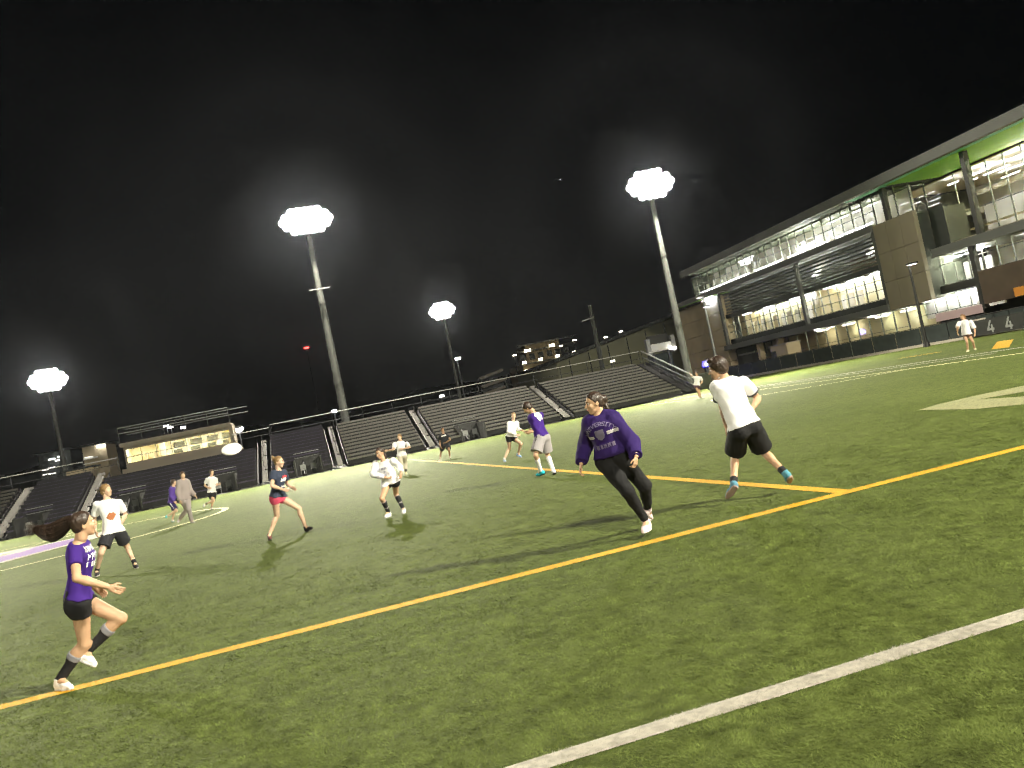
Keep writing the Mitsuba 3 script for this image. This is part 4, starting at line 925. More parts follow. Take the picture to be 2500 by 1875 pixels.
    for w in wear:
        kind, rgb = w[0], w[1]; opt = w[2] if len(w) > 2 else {}
        if kind in ('tee', 'long', 'hoodie'):
            F = Field([pel, nb, hc] + [q for n in j for q in (j[n]['sh'], j[n]['el'], j[n]['wr'])], .2, cr)
            ease = opt.get('ease', .014); hem = opt.get('hem', .02)
            pr = [(q, ww + opt.get('flare', .012) * max(0, .5 - q) * 2, f + opt.get('flare', .012) * max(0, .5 - q) * 2, b + .6 * opt.get('flare', .012) * max(0, .5 - q)) for q, ww, f, b in prof]
            if opt.get('loose'): pr = [(q, max(ww, .142 * K) if q < .6 else ww, max(f, .10 * K) if q < .6 else f, max(b, .095 * K) if q < .6 else b) for q, ww, f, b in pr]
            F.loft(pel, nb, sH, sS, pr, ease, .02, thi=.985)
            for n in j: F.ell(j[n]['hip'] - fh * .035 * K - a * .02, np.column_stack([sH, fh, a]), (np.array([.085, .085, .095]) + ease + .006) * K, .03)
            for n in j: F.cone(j[n]['hip'], j[n]['hip'] + (j[n]['kn'] - j[n]['hip']) * .3, (.092 + ease + .004) * K, (.088 + ease) * K, .03)
            hc_ = pel + a * L * hem; F.cut(hc_, -a)
            for n in j:
                q = j[n]; sd = 1 if n == 'l' else -1
                F.ell(q['sh'] - a * .004, np.column_stack([sS, fc, a]), (np.array([.050, .050, .054]) + ease * .7) * K, .04)
                ln = np.linalg.norm(q['el'] - q['sh'])
                if kind == 'tee': F.cone(q['sh'], q['el'], (.050 + ease * .8) * K, (.054 + ease * 1.2) * K, .03, cut=(-.1, ln * opt.get('sleeve', .62)))
                else:
                    thick = .012 if kind == 'hoodie' else 0
                    F.cone(q['sh'], q['el'], (.052 + ease + thick) * K, (.046 + ease + thick) * K, .03)
                    lw = np.linalg.norm(q['wr'] - q['el']); F.cone(q['el'], q['wr'], (.046 + ease + thick) * K, (.036 + ease * .7 + thick) * K, .025, cut=(-.1, lw * opt.get('cuff', .97)))
            F.cone(nb - a * .02, Q(0, -.03, -.06), (.060 if sex == 'm' else .052) * K, .052 * K, .01, op='s')
            if kind == 'hoodie' and opt.get('hood', 1):
                for sg in (1, -1):
                    F.cone(nb - fc * .075 * K + a * .01, nb + sS * sg * .085 * K - a * .005, .046 * K, .036 * K, .03); F.cone(nb + sS * sg * .085 * K - a * .005, nb + fc * .075 * K - a * .055, .034 * K, .022 * K, .02)
            F.ripple(opt.get('fold', .012), 12 if near else 9, len(label), stretch=unit(a + .4 * sS))
            sm = mesh_of(F, 1); sk = obj({'tee': 'shirt', 'long': 'shirt', 'hoodie': 'sweatshirt'}[kind], sm, cloth(rgb), t, smooth=True); shirt_f = F
            if kind == 'hoodie':
                G = Field([pel, nb] + [q for n in j for q in (j[n]['wr'], j[n]['el'])], .2, cr)
                G.loft(pel, nb, sH, sS, prof, ease + .004, .01, tlo=hem - .035, thi=hem + .06)
                for n in j:
                    q = j[n]; lw = np.linalg.norm(q['wr'] - q['el']); G.cone(q['el'], q['wr'], .046 * K, .040 * K, .01, cut=(lw * .86, lw * 1.02))
                obj('ribbing', mesh_of(G, 1), cloth(tuple(c * .8 for c in rgb)), sk, smooth=True)
            if opt.get('collar'):
                G = Field([nb], .2, .007); G.cone(nb - a * .03, nb + a * .035, .072 * K, .064 * K, .01, cut=(.02, .062)); G.cone(nb - a * .03, nb + a * .06, .058 * K, .055 * K, .01, op='s'); obj('collar', mesh_of(G, 1), cloth(opt['collar']), sk, smooth=True)
            if opt.get('trim'):
                for n in j:
                    q = j[n]; ln = np.linalg.norm(q['el'] - q['sh']) * opt.get('sleeve', .62); G = Field([q['sh'], q['el']], .15, .008); G.cone(q['sh'], q['el'], (.058 + ease) * K, (.062 + ease * 1.2) * K, .01, cut=(ln - .018, ln + .006)); obj('sleeve_trim', mesh_of(G, 1), cloth(opt['trim']), sk, smooth=True)
            if opt.get('pocket'):
                pass
        elif kind in ('shorts', 'pants'):
            F = Field([pel] + [q for n in j for q in (j[n]['hip'], j[n]['kn'], j[n]['an'])], .22, cr)
            e = opt.get('ease', .012); fr = opt.get('to', .5)
            ei = min(e * .8, .008); F.loft(pel, nb, sH, sS, prof, ei, .03, tlo=-.14, thi=opt.get('top', .2))
            for n in j:
                q = j[n]; ln = np.linalg.norm(q['kn'] - q['hip'])
                F.ell(q['hip'] - fh * .035 * K - a * .02, np.column_stack([sH, fh, a]), (np.array([.086, .086, .096]) + ei) * K, .03)
                if kind == 'shorts': F.cone(q['hip'], q['kn'], (.090 + e) * K, (.072 + e * 2.2 if fr > .4 else .060 + e) * K, .025, cut=(-.1, ln * fr))
                else:
                    F.cone(q['hip'], q['kn'], (.090 + e) * K, (.060 + e) * K, .03)
                    la = np.linalg.norm(q['an'] - q['kn']); F.cone(q['kn'], q['an'], (.060 + e) * K, (.046 + e) * K if not opt.get('taper') else .044 * K, .025, cut=(-.1, la * opt.get('len', .94)))
            F.ripple(opt.get('fold', .008), 14 if near else 9, 7 + len(label), stretch=a)
            pk = obj('shorts' if kind == 'shorts' else 'trousers', mesh_of(F, 1), cloth(rgb), t, smooth=True)
            if opt.get('stripe'):
                for n in opt.get('sides', 'lr'):
                    q = j[n]; sd = 1 if n == 'l' else -1; ln = np.linalg.norm(q['kn'] - q['hip']); G = Field([q['hip'], q['kn']], .2, cr)
                    top = q['hip'] + a * .05; ax = unit(q['kn'] - q['hip']); out = unit(sH * sd - ax * (sH * sd @ ax))
                    c0, c1 = q['hip'] + out * (.080 + e) * K, q['kn'] + out * (.060 + e * 1.9) * K
                    G.cone(c0, c1, .022, .022, .01, cut=(-.04, ln * (fr - .01) if kind == 'shorts' else ln)); obj('stripe', mesh_of(G, 1), cloth(opt['stripe']), pk, smooth=True)
        elif kind == 'socks':
            for n in opt.get('sides', 'lr'):
                q = j[n]; F = Field([q['kn'], q['an']], .16, cr); la = np.linalg.norm(q['an'] - q['kn']); f = opt.get('from', .35)
                dn = unit(q['an'] - q['kn']); th = unit(q['kn'] - q['hip']); bend = dn - th; back = unit(bend - (bend @ dn) * dn) if np.linalg.norm(bend) > .25 else unit(-fh + dn * (fh @ dn)); cf = q['kn'] + (q['an'] - q['kn']) * .3
                F.cone(q['kn'], q['an'], .058 * K, .042 * K, .02); F.ell(cf + back * .022 * K, np.column_stack([np.cross(back, dn), back, dn]), np.array([.051, .052, .106]) * K, .025)
                F.cut(q['kn'] + dn * la * f, -dn); F.cut(q['an'] + dn * .03, dn)
                sk = obj('sock', mesh_of(F, 1), cloth(rgb), t, smooth=True)
                for b0, b1, bc in opt.get('bands', ()):
                    G = Field([q['kn'], q['an']], .16, .007); G.cone(q['kn'], q['an'], .061 * K, .045 * K, .02); G.ell(cf + back * .022 * K, np.column_stack([np.cross(back, dn), back, dn]), np.array([.054, .055, .109]) * K, .025)
                    G.cut(q['kn'] + dn * la * b0, -dn); G.cut(q['kn'] + dn * la * b1, dn); obj('band', mesh_of(G, 1), cloth(bc), sk, smooth=True)
        elif kind == 'shoes':
            for n in 'lr':
                q = j[n]; an = q['an']; ff = unit(q['toe'] - an); dn = unit(q['an'] - q['kn'])
                # sole direction: the foot's line drops about 25 degrees from ankle to toe
                sd = unit(np.cross(ff, dn)); fw = unit(ff * math.cos(.42) - np.cross(sd, ff) * 0 + 0 * dn); u = unit(-dn + (dn @ fw) * fw)
                fw = unit(ff * math.cos(.36) + u * math.sin(.36)); u = unit(u - (u @ fw) * fw)
                if off.get('flat', '').find(n) >= 0:
                    u = np.array([0, 0, 1.0]); fw = unit(ff - (ff @ u) * u)
                F = Field([an, an + fw * .2 * K], .14, .007 if near else .011)
                F.cone(an + u * .012, an - u * .035 - fw * .012, .044 * K, .043 * K, .02); F.cone(an - fw * .03 * K - u * .045 * K, an + fw * .09 * K - u * .052 * K, .037 * K, .038 * K, .025); F.cone(an + fw * .09 * K - u * .052 * K, an + fw * .162 * K - u * .062 * K, .039 * K, .027 * K, .02)
                F.cut(an - u * .082 * K, -u); F.cut(an + u * .022 * K, u)
                sc = rgb if n == 'l' or 'right' not in opt else opt['right']
                sk = obj('shoe', mesh_of(F, 1), cloth(sc), t, smooth=True)
                G = Field([an, an + fw * .2 * K], .16, .007 if near else .011)
                G.cone(an - fw * .032 * K - u * .07 * K, an + fw * .09 * K - u * .07 * K, .039 * K, .042 * K, .02); G.cone(an + fw * .09 * K - u * .07 * K, an + fw * .168 * K - u * .068 * K, .042 * K, .028 * K, .02); G.cut(an - u * .094 * K, -u); G.cut(an - u * .072 * K, u)
                obj('sole', mesh_of(G, 1), cloth(opt.get('sole', (.04, .04, .04))), sk, smooth=True)
        elif kind == 'print' and shirt_f is not None:
            # flat print laid on the shirt: outline in metres (x to the picture reader's right, y up) round a centre at (side, height) of the chest
            side, hgt, fwd = opt['at']; dr_ = fc if fwd > 0 else -fc; xr = -sS if fwd < 0 else sS
            c = pel + a * L * hgt + xr * side
            for shp in opt['shapes']:
                v, f = shp; v = np.asarray(v, float); f = np.asarray(f); tm = trimesh.Trimesh(np.column_stack([v[:, 0], v[:, 1], np.zeros(len(v))]), f, process=False)
                vv, fv = trimesh.remesh.subdivide_to_size(tm.vertices, tm.faces, .025)
                Pq = c + vv[:, :1] * xr + vv[:, 1:2] * a + dr_ * .34
                for _ in range(40): Pq = Pq - dr_ * np.clip(shirt_f.value(Pq), .0, .03)[:, None] * .8
                Pq = Pq + dr_ * .007
                obj('print', (Pq, fv), cloth(rgb), sk if False else t, smooth=True)


def rect(x0, x1, y0, y1, sk_=0.0): return np.array([[x0, y0], [x1, y0 + sk_], [x1, y1 + sk_], [x0, y1]]), np.array([[0, 1, 2], [0, 2, 3]])
def text2(txt, h, x, y, arc_r=None):
    """flat lettering centred on x, its base at y; on an arc of radius arc_r if given"""
    m = meshkit.text_mesh(txt, h, .002, bold=True); v, f = np.array(m.vertices), np.array(m.faces)
    top = np.abs(m.face_normals[:, 2] - 1) < .01; f = f[top]; us, inv = np.unique(f, return_inverse=True); v = v[us]; f = inv.reshape(-1, 3); px = v[:, 0] - .5 * (v[:, 0].min() + v[:, 0].max()); py = v[:, 1]
    if arc_r: th = px / arc_r; px, py = np.sin(th) * (arc_r + py), np.cos(th) * (arc_r + py) - arc_r
    return np.column_stack([px + x, py + y]), f
def blob(pts, x=0, y=0):
    g = Polygon(pts).buffer(.006); v, f = trimesh.creation.triangulate_polygon(g, engine='earcut'); return v + [x, y], f

PURPLE, WHITE_C, BLACK_C, GREY_C = (.045, .015, .18), (.78, .78, .78), (.016, .016, .018), (.30, .29, .29)
NAVY = (.035, .045, .075)
_rw = np.random.default_rng(12)
def glyph_row(x0, x1, y, h, gap=.012, w=.03):
    """a row of unreadable block letters as flat pieces"""
    out, x = [], x0
    while x < x1:
        ww = w * _rw.uniform(.7, 1.3)
        out.append(rect(x, x + ww * .35, y, y + h)); out.append(rect(x, x + ww, y + h * _rw.choice([0, .4, .75]), y + h * _rw.choice([.8, 1.0]) ))
        if _rw.random() < .6: out.append(rect(x + ww * .65, x + ww, y, y + h))
        x += ww + gap
    return [cat2(out)]
def cat2(ms):
    vs, fs, n = [], [], 0
    for v, f in ms: vs.append(v); fs.append(np.asarray(f) + n); n += len(v)
    return np.vstack(vs), np.vstack(fs)

person('woman in a purple tee with a flying dark ponytail, running at the left edge', (60, 1230), 3.456, 1.66, dict(
    head=(497, 172), neck=(462, 318), pelvis=(462, 812), knr=(505, 1180), anr=(292, 1490), tor=(425, 1535), knl=(815, 965), anl=(520, 1250), tol=(615, 1385),
    elr=(440, 628), wrr=(705, 700), har=(800, 735), ell=(500, 640), wrl=(590, 705), hal=(640, 735), pony=[(420, 130, 0), (360, 165, .02), (295, 215, .03), (225, 250, .03), (160, 245, .02), (95, 225, .02)]),
    [('tee', PURPLE, dict(hem=.06, sleeve=.56, ease=.014, flare=.004)), ('shorts', BLACK_C, dict(to=.30, ease=.012)), ('socks', BLACK_C, dict(**{'from': .30}, bands=[(.30, .44, (.22, .22, .24))])), ('shoes', (.74, .73, .70), dict(sole=(.6, .6, .58))),
     ('print', (.74, .73, .74), dict(at=(.0, .70, 1), shapes=glyph_row(-.12, .10, .075, .05) + glyph_row(-.11, .09, .005, .055) + glyph_row(-.11, .1, -.055, .045)))],
    skin='tan', hair='dark', style='pony', yaw=(88, 72), look=(97, 8), foot=(290, 1575), res=.009, hd=dict(plant='r', ar=.0, kr=0, kl=0, al=.02, er=-.04, wr=-.02, el=.1, wl=.05, tr=0, tl=0, flat='r', tilt=-.05))

person('man in a white tee with a red brown print and black shorts, standing wide', (200, 1160), 6.481, 1.86, dict(
    head=(385, 245), neck=(395, 378), pelvis=(500, 905), shr=(235, 470), shl=(590, 440), knr=(305, 1235), anr=(235, 1520), tor=(228, 1600), knl=(715, 1130), anl=(838, 1400), tol=(885, 1470),
    elr=(195, 705), wrr=(215, 880), har=(240, 960), ell=(690, 620), wrl=(630, 760), hal=(580, 820)),
    [('tee', WHITE_C, dict(hem=-.02, sleeve=.72, ease=.022, flare=.022, loose=1)), ('shorts', (.028, .028, .033), dict(to=.66, ease=.026)), ('socks', BLACK_C, dict(**{'from': .80})), ('shoes', (.03, .03, .035), dict(sole=(.55, .52, .5))),
     ('print', (.42, .16, .07), dict(at=(.015, .49, 1), shapes=[blob([(-.09, -.01), (-.05, .04), (-.02, .075), (.02, .05), (.05, .07), (.09, .015), (.05, -.03), (.02, -.075), (-.04, -.06)])]))],
    sex='m', hair='light', style='short', yaw=(8, 0), look=(52, 4), foot=(300, 1590), res=.012, hd=dict(plant='lr', ar=-.12, al=.12, kr=-.1, kl=0, er=.05, wr=-.05, wl=-.12, el=.02, tr=-.12, tl=-.06, flat='lr'))

person('woman in a navy tee and pink shorts leaning to the right', (630, 1090), 6.912, 1.74, dict(
    head=(355, 262), neck=(352, 395), pelvis=(330, 850), knr=(318, 1170), anr=(188, 1495), tor=(200, 1560), knl=(690, 1045), anl=(805, 1365), tol=(935, 1375),
    elr=(235, 665), wrr=(410, 725), har=(515, 745), ell=(490, 625), wrl=(560, 690), hal=(610, 712)),
    [('tee', NAVY, dict(hem=.02, sleeve=.58, ease=.018, flare=.008)), ('shorts', (.55, .07, .13), dict(to=.27, ease=.014)), ('shoes', (.022, .02, .02), dict(sole=(.05, .05, .05), right=(.13, .045, .04))), ('socks', (.02, .02, .02), dict(**{'from': .93})),
     ('print', (.62, .06, .07), dict(at=(.03, .74, 1), shapes=[blob([(-.08, 0), (-.06, .035), (-.02, .03), (0, .05), (.03, .03), (.07, .04), (.09, .0)])])),
     ('print', (.75, .74, .74), dict(at=(.03, .68, 1), shapes=[blob([(-.10, -.045), (-.09, .02), (-.05, .0), (-.03, .04), (0, .02), (.03, .045), (.05, .01), (.09, .03), (.10, -.02), (.04, -.05), (.02, -.03), (-.04, -.04)]), rect(-.06, .08, -.17, -.135)]))],
    skin='fair', hair='light', style='bun', yaw=(55, 45), look=(62, 0), foot=(195, 1585), res=.011, hd=dict(plant='r', al=.05, ar=0, kr=-.04, kl=-.05, er=-.05, wr=-.1, el=.08, wl=0, tr=-.2, tl=0, flat='r'))

person('dark haired woman in a white long sleeved shirt and black knee socks, crouching', (880, 1040), 6.914, 1.62, dict(
    head=(325, 462), neck=(385, 585), pelvis=(515, 945), shr=(250, 640), shl=(555, 590), knr=(362, 1225), anr=(475, 1460), tor=(390, 1515), knl=(600, 1150), anl=(725, 1400), tol=(718, 1485),
    elr=(212, 815), wrr=(410, 868), har=(500, 880), ell=(660, 690), wrl=(690, 790), hal=(680, 850)),
    [('long', WHITE_C, dict(hem=-.02, ease=.022, flare=.022, cuff=.9, loose=1)), ('shorts', BLACK_C, dict(to=.22, ease=.012)), ('socks', (.018, .018, .02), dict(**{'from': .18}, bands=[(.18, .23, (.32, .26, .26)), (.60, .65, (.5, .48, .48))])), ('shoes', (.74, .73, .72), dict(sole=(.6, .6, .6))),
     ('print', (.26, .26, .34), dict(at=(-.02, .56, 1), shapes=glyph_row(-.12, .06, .06, .05, w=.04) + glyph_row(-.10, .02, .0, .03, w=.03) + glyph_row(-.1, .12, -.07, .045, w=.05)))],
    skin='tan', hair='dark', style='pulled', yaw=(-20, -28), look=(-38, -4), foot=(600, 1530), res=.011, hd=dict(plant='lr', neck=-.12, ar=-.05, al=.08, kr=-.16, kl=-.12, er=-.05, wr=-.15, el=.08, wl=.02, tr=-.1, tl=-.12, flat='lr'))

person('man in a white shirt and light trousers stretching an arm left', (930, 1040), 12.76, 1.72, dict(
    head=(578, 350), neck=(600, 462), pelvis=(650, 925), shr=(420, 560), shl=(810, 545), knr=(625, 1190), anr=(655, 1420), tor=(580, 1500), knl=(765, 1150), anl=(778, 1440), tol=(770, 1540),
    elr=(400, 730), wrr=(200, 762), har=(130, 770), ell=(890, 665), wrl=(690, 715), hal=(600, 720)),
    [('tee', WHITE_C, dict(hem=.0, sleeve=.75, ease=.02, flare=.012)), ('pants', (.50, .46, .36), dict(ease=.018, len=.74)), ('socks', (.05, .05, .04), dict(**{'from': .6})), ('shoes', (.66, .68, .42), dict(sole=(.6, .62, .4)))],
    sex='m', hair='light', style='short', yaw=(-12, -5), look=(-15, 0), foot=(720, 1555), res=.016, hd=dict(plant='lr', er=-.05, wr=-.02, el=-.05, wl=-.15, flat='lr'))

person('man in a black shirt with a white chest band before the metal seats', (1050, 1020), 14.43, 1.70, dict(
    head=(440, 430), neck=(470, 560), pelvis=(540, 950), shr=(345, 660), shl=(640, 640), knr=(385, 1160), anr=(355, 1440), tor=(290, 1520), knl=(665, 1120), anl=(695, 1340), tol=(715, 1420),
    elr=(345, 870), wrr=(365, 1010), har=(400, 1060), ell=(715, 770), wrl=(560, 870), hal=(490, 900)),
    [('tee', (.02, .021, .026), dict(hem=.0, sleeve=.5, ease=.016)), ('shorts', (.02, .021, .026), dict(to=.78, ease=.024)), ('socks', (.62, .6, .5), dict(**{'from': .86})), ('shoes', (.68, .68, .55), dict(sole=(.6, .6, .5))),
     ('print', (.70, .69, .68), dict(at=(.0, .80, 1), shapes=[rect(-.13, .11, -.03, .025, .03)]))],
    sex='m', skin='brown', hair='dark', style='short', yaw=(-5, 0), look=(10, 0), foot=(330, 1530), res=.016, hd=dict(plant='r', al=.1, kl=-.12, kr=-.1, er=.05, wl=-.18, flat='r'))

person('woman in a white long sleeved top and striped black shorts on the yellow line', (1210, 970), 7.9, 1.68, dict(
    head=(345, 362), neck=(340, 462), pelvis=(300, 765), shr=(255, 500), shl=(410, 492), knr=(268, 985), anr=(165, 1195), tor=(195, 1255), knl=(490, 900), anl=(435, 1090), tol=(510, 1165),
    elr=(250, 660), wrr=(400, 722), har=(490, 725), ell=(435, 610), wrl=(485, 628), hal=(520, 640)),
    [('long', WHITE_C, dict(hem=.02, ease=.014, flare=.01)), ('shorts', BLACK_C, dict(to=.36, ease=.016, stripe=(.7, .7, .7), sides='r')), ('socks', (.7, .7, .7), dict(**{'from': .9})), ('shoes', (.30, .45, .72), dict(sole=(.65, .65, .65), right=(.42, .55, .72)))],
    skin='fair', hair='light', style='pulled', yaw=(25, 12), look=(8, 0), foot=(170, 1280), res=.014, hd=dict(plant='r', al=.12, kl=-.15, kr=-.05, er=-.03, wr=-.15, el=.05, wl=-.05, flat='r'))

person('man in a purple shirt and grey striped shorts with white knee socks, head down', (1210, 970), 7.9, 1.80, dict(
    head=(612, 205), neck=(725, 300), pelvis=(895, 775), shl=(720, 400), shr=(870, 345), knl=(770, 1120), anl=(875, 1425), tol=(765, 1525), knr=(1000, 1105), anr=(1110, 1400), tor=(1140, 1480),
    ell=(775, 585), wrl=(690, 665), hal=(625, 665), elr=(850, 560), wrr=(720, 640), har=(660, 660)),
    [('tee', PURPLE, dict(hem=.04, sleeve=.64, ease=.018, flare=.01)), ('shorts', (.32, .30, .31), dict(to=.80, ease=.030, stripe=(.03, .03, .035), sides='l')), ('socks', (.76, .76, .75), dict(**{'from': .22})), ('shoes', (.03, .50, .62), dict(sole=(.02, .02, .03), right=(.7, .72, .75))),
     ('print', (.76, .76, .76), dict(at=(-.02, .80, -1), shapes=[blob([(-.12, .03), (-.06, .10), (0, .09), (.04, .11), (.10, .07), (.12, .0), (.10, -.09), (.05, -.07), (.0, -.11), (-.05, -.06), (-.07, -.01)])]))],
    sex='m', skin='tan', hair='dark', style='short', yaw=(-128, -132), look=(-105, -18), foot=(800, 1560), res=.013, hd=dict(plant='l', neck=.06, al=0, ar=.1, kl=.12, kr=.1, er=.1, wr=.15, el=0, wl=.05, tl=.06, tr=.05))

person('woman in a purple hooded sweatshirt and black trousers turning her head to the left', (1390, 940), 4.366, 1.70, dict(
    head=(262, 195), neck=(300, 322), pelvis=(462, 792), shr=(222, 400), shl=(455, 352), knr=(622, 1130), anr=(822, 1462), tor=(772, 1575), knl=(800, 1075), anl=(838, 1330), tol=(882, 1445),
    elr=(170, 640), wrr=(128, 835), har=(118, 895), ell=(668, 620), wrl=(712, 760), hal=(700, 840)),
    [('hoodie', (.024, .010, .088), dict(hem=.12, ease=.030, flare=.015, cuff=.95, fold=.014)), ('pants', (.012, .012, .013), dict(ease=.016, len=.93, taper=1, fold=.012)), ('socks', (.45, .36, .38), dict(**{'from': .88})), ('shoes', (.62, .50, .50), dict(sole=(.66, .60, .58))),
     ('print', (.17, .145, .24), dict(at=(-.005, .70, 1), shapes=[text2('UNIVERSITY', .042, 0, .045, arc_r=.17)])),
     ('print', (.42, .39, .42), dict(at=(-.005, .70, 1), shapes=[rect(-.165, -.075, -.075, -.045), rect(.07, .195, -.065, -.028)])),
     ('print', (.13, .115, .17), dict(at=(-.01, .70, 1), shapes=[blob([(-.045, .0), (.045, .0), (.045, -.05), (.03, -.085), (0, -.105), (-.03, -.085), (-.045, -.05)])])),
     ('print', (.12, .10, .16), dict(at=(-.005, .70, 1), shapes=glyph_row(-.09, .10, -.20, .045, w=.03)))],
    skin='tan', hair='dark', style='pulled', yaw=(-10, -12), look=(-72, 0), foot=(800, 1610), res=.009, hd=dict(plant='r', kr=-.05, kl=.12, al=.25, ar=0, er=.05, wr=.02, el=-.12, wl=-.28, tr=-.12, tl=0, flat='r', curll=1.15))

person('runner in a white tee and black shorts seen from behind, largest man in the photo', (1700, 860), 4.254, 1.80, dict(
    head=(222, 172), neck=(278, 268), pelvis=(500, 785), shl=(200, 352), shr=(490, 305), knl=(402, 1050), anl=(388, 1368), tol=(300, 1540), knr=(690, 1020), anr=(922, 1255), tor=(975, 1360),
    ell=(268, 560), wrl=(312, 775), hal=(318, 860), elr=(640, 480), wrr=(590, 575), har=(560, 610)),
    [('tee', WHITE_C, dict(hem=.03, sleeve=.62, ease=.018, flare=.014, trim=(.05, .05, .055), collar=(.72, .72, .72))), ('shorts', (.013, .013, .014), dict(to=.86, ease=.026)), ('socks', (.02, .02, .022), dict(**{'from': .80})), ('shoes', (.09, .22, .30), dict(sole=(.34, .24, .20), right=(.08, .24, .30)))],
    sex='m', skin='tan', hair='dark', style='wavy', yaw=(-152, -158), look=(-98, 0), foot=(340, 1575), res=.009, hd=dict(plant='l', neck=.10, al=0, ar=-.12, kl=.12, kr=.02, el=.0, wl=.0, er=.05, wr=.15, tl=.08, tr=.02))

person('boy in a purple jacket and dark shorts running behind the man in grey', (390, 1130), 9.76, 1.68, dict(
    head=(335, 470), neck=(330, 568), pelvis=(285, 940), shr=(270, 610), shl=(380, 605), knr=(400, 1140), anr=(190, 1255), tor=(140, 1320), knl=(350, 1150), anl=(305, 1360), tol=(345, 1405),
    elr=(265, 790), wrr=(340, 920), har=(380, 950), ell=(420, 790), wrl=(460, 880), hal=(480, 920)),
    [('hoodie', (.10, .055, .30), dict(hem=.0, ease=.02, flare=.01, hood=0)), ('shorts', (.03, .022, .09), dict(to=.80, ease=.02, stripe=(.7, .7, .7), sides='r')), ('socks', (.55, .5, .42), dict(**{'from': .9})), ('shoes', (.72, .72, .7), dict(sole=(.1, .42, .42), right=(.10, .45, .45)))],
    sex='m', skin='fair', hair='brown', style='short', yaw=(70, 60), look=(70, 0), foot=(300, 1415), res=.016, hd=dict(plant='l', ar=.0, al=0, kr=0, kl=-.05))

person('man in a grey hooded top and grey trousers walking to the right', (390, 1130), 9.76, 1.88, dict(
    head=(548, 300), neck=(560, 400), pelvis=(605, 865), shr=(455, 465), shl=(655, 445), knr=(640, 1110), anr=(470, 1350), tor=(430, 1420), knl=(690, 1110), anl=(765, 1385), tol=(850, 1425),
    elr=(430, 700), wrr=(478, 890), har=(500, 960), ell=(728, 655), wrl=(830, 775), hal=(880, 820)),
    [('hoodie', (.34, .29, .28), dict(hem=.0, ease=.026, flare=.014)), ('pants', (.34, .30, .29), dict(ease=.018)), ('shoes', (.45, .42, .42), dict(sole=(.5, .48, .46)))],
    sex='m', skin='fair', hair='brown', style='short', yaw=(28, 22), look=(12, 0), foot=(760, 1430), res=.016, hd=dict(plant='l', ar=.15, al=0, kr=0, kl=-.1, er=-.02, wr=-.05, flat='l'))

person('small runner in a white tee and black shorts nearest the purple seats', (390, 1130), 9.76, 1.80, dict(
    head=(1242, 228), neck=(1235, 318), pelvis=(1240, 715), shr=(1125, 395), shl=(1340, 385), knr=(1285, 900), anr=(1095, 985), tor=(1040, 1055), knl=(1265, 910), anl=(1230, 1070), tol=(1260, 1095),
    elr=(1065, 540), wrr=(1150, 595), har=(1210, 600), ell=(1365, 530), wrl=(1395, 515), hal=(1425, 505)),
    [('tee', WHITE_C, dict(hem=.02, sleeve=.6, ease=.02, flare=.012)), ('shorts', BLACK_C, dict(to=.6, ease=.024)), ('socks', (.10, .09, .07), dict(**{'from': .75})), ('shoes', (.70, .70, .62), dict(sole=(.25, .3, .42)))],
    sex='m', skin='fair', hair='brown', style='short', yaw=(30, 25), look=(20, 0), foot=(1230, 1115), res=.017, hd=dict(plant='l', ar=.15, kr=-.1, kl=-.1))

person('small figure in a white top with a raised arm, left of the runner', (1640, 860), 13.82, 1.74, dict(
    head=(835, 715), neck=(860, 800), pelvis=(845, 1120), shr=(745, 850), shl=(985, 860), knr=(880, 1310), anr=(930, 1490), tor=(900, 1545), knl=(920, 1300), anl=(975, 1490), tol=(1015, 1545),
    elr=(660, 790), wrr=(640, 720), har=(600, 700), ell=(1035, 990), wrl=(960, 1080), hal=(930, 1110)),
    [('tee', WHITE_C, dict(hem=.0, sleeve=.6, ease=.024, flare=.015)), ('shorts', (.06, .03, .045), dict(to=.5, ease=.02)), ('shoes', (.68, .68, .5), dict(sole=(.6, .6, .45)))],
    sex='m', skin='tan', hair='dark', style='short', yaw=(-20, -15), look=(-30, 0), foot=(960, 1560), res=.018, hd=dict(plant='lr', wr=-.1, flat='lr'))

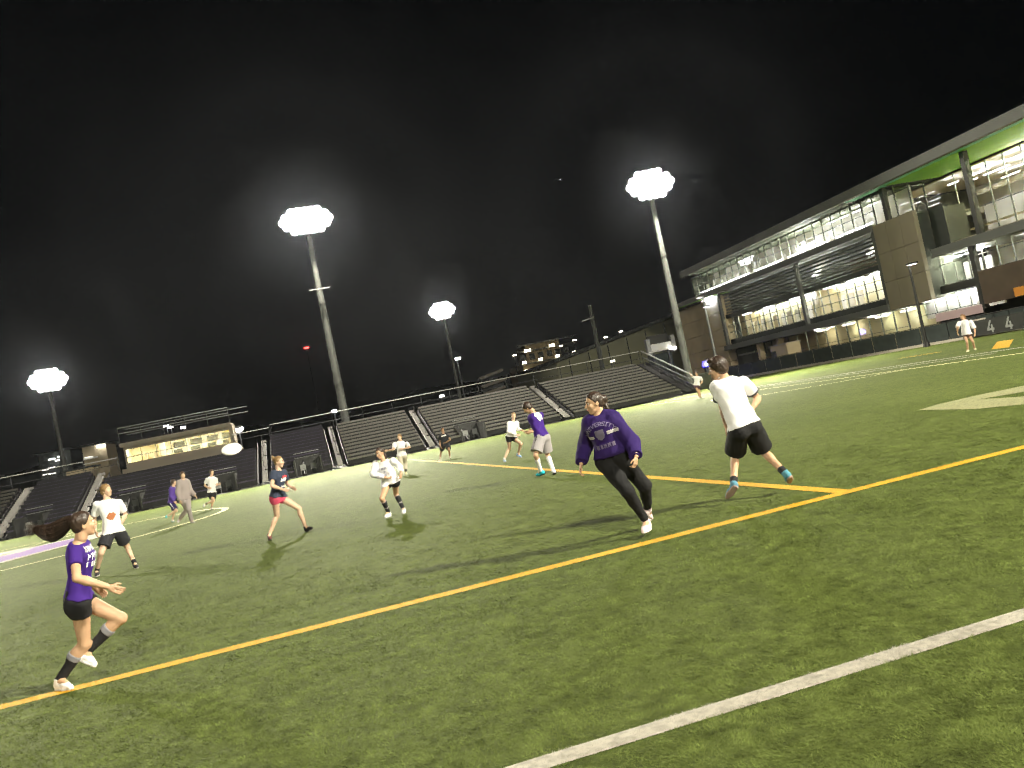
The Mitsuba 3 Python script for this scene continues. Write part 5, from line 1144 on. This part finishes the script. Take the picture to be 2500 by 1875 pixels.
person('player in a loose white shirt walking far right before the fence', (2310, 750), 12.76, 1.74, dict(
    head=(500, 305), neck=(560, 385), pelvis=(640, 850), shr=(400, 490), shl=(770, 450), knr=(650, 1090), anr=(675, 1330), tor=(610, 1385), knl=(835, 1080), anl=(885, 1280), tol=(935, 1325),
    elr=(350, 640), wrr=(350, 790), har=(370, 850), ell=(885, 680), wrl=(900, 830), hal=(890, 900)),
    [('tee', WHITE_C, dict(hem=-.02, sleeve=.9, ease=.04, flare=.03, loose=1)), ('shorts', (.10, .05, .03), dict(to=.35, ease=.016)), ('shoes', (.66, .65, .45), dict(sole=(.6, .6, .45)))],
    sex='f', skin='tan', hair='ginger', style='pulled', yaw=(-35, -30), look=(-50, -5), foot=(650, 1395), res=.017, hd=dict(plant='r', al=.1, kr=-.1, kl=-.05, flat='r'))

# ---------------------------------------------------------------- the disc in the air
t = thing('flying_disc', 'white flying disc in the air before the right end of the press box', 'disc')
bc = at(565, 1094, 12.2); nd = unit(-FWD * .52 + UP * .86 - RIGHT * .03); e1 = unit(np.cross(nd, FWD)); R = np.column_stack([e1, np.cross(nd, e1), nd])
obj('plate', place(lathe([(0, .012), (.06, .012), (.105, .008), (.128, -.002)], 48), R, bc), 'white_paint', t, smooth=50)
obj('rim', place(lathe([(.128, -.002), (.136, -.012), (.1375, -.022), (.133, -.030), (.128, -.022), (.124, -.008), (.10, .003), (0, .007)], 48), R, bc), 'white_paint', t, smooth=50)

# ---------------------------------------------------------------- thin night haze round the lamps
scene['haze_medium'] = {'type': 'homogeneous', 'albedo': {'type': 'rgb', 'value': [.95, .95, .95]}, 'sigma_t': {'type': 'rgb', 'value': [.00042 * .9, .00042 * .95, .00042 * 1.1]}, 'phase': {'type': 'hg', 'g': .96}}
scene['haze'] = {'type': 'cube', 'to_world': T().translate([50, 290, 50]).scale([820, 640, 52]), 'bsdf': {'type': 'null'}, 'interior': {'type': 'ref', 'id': 'haze_medium'}}
labels['haze'] = {'label': 'thin night haze lit by the floodlights', 'kind': 'stuff', 'category': 'haze'}
scene['camera']['medium'] = {'type': 'ref', 'id': 'haze_medium'}
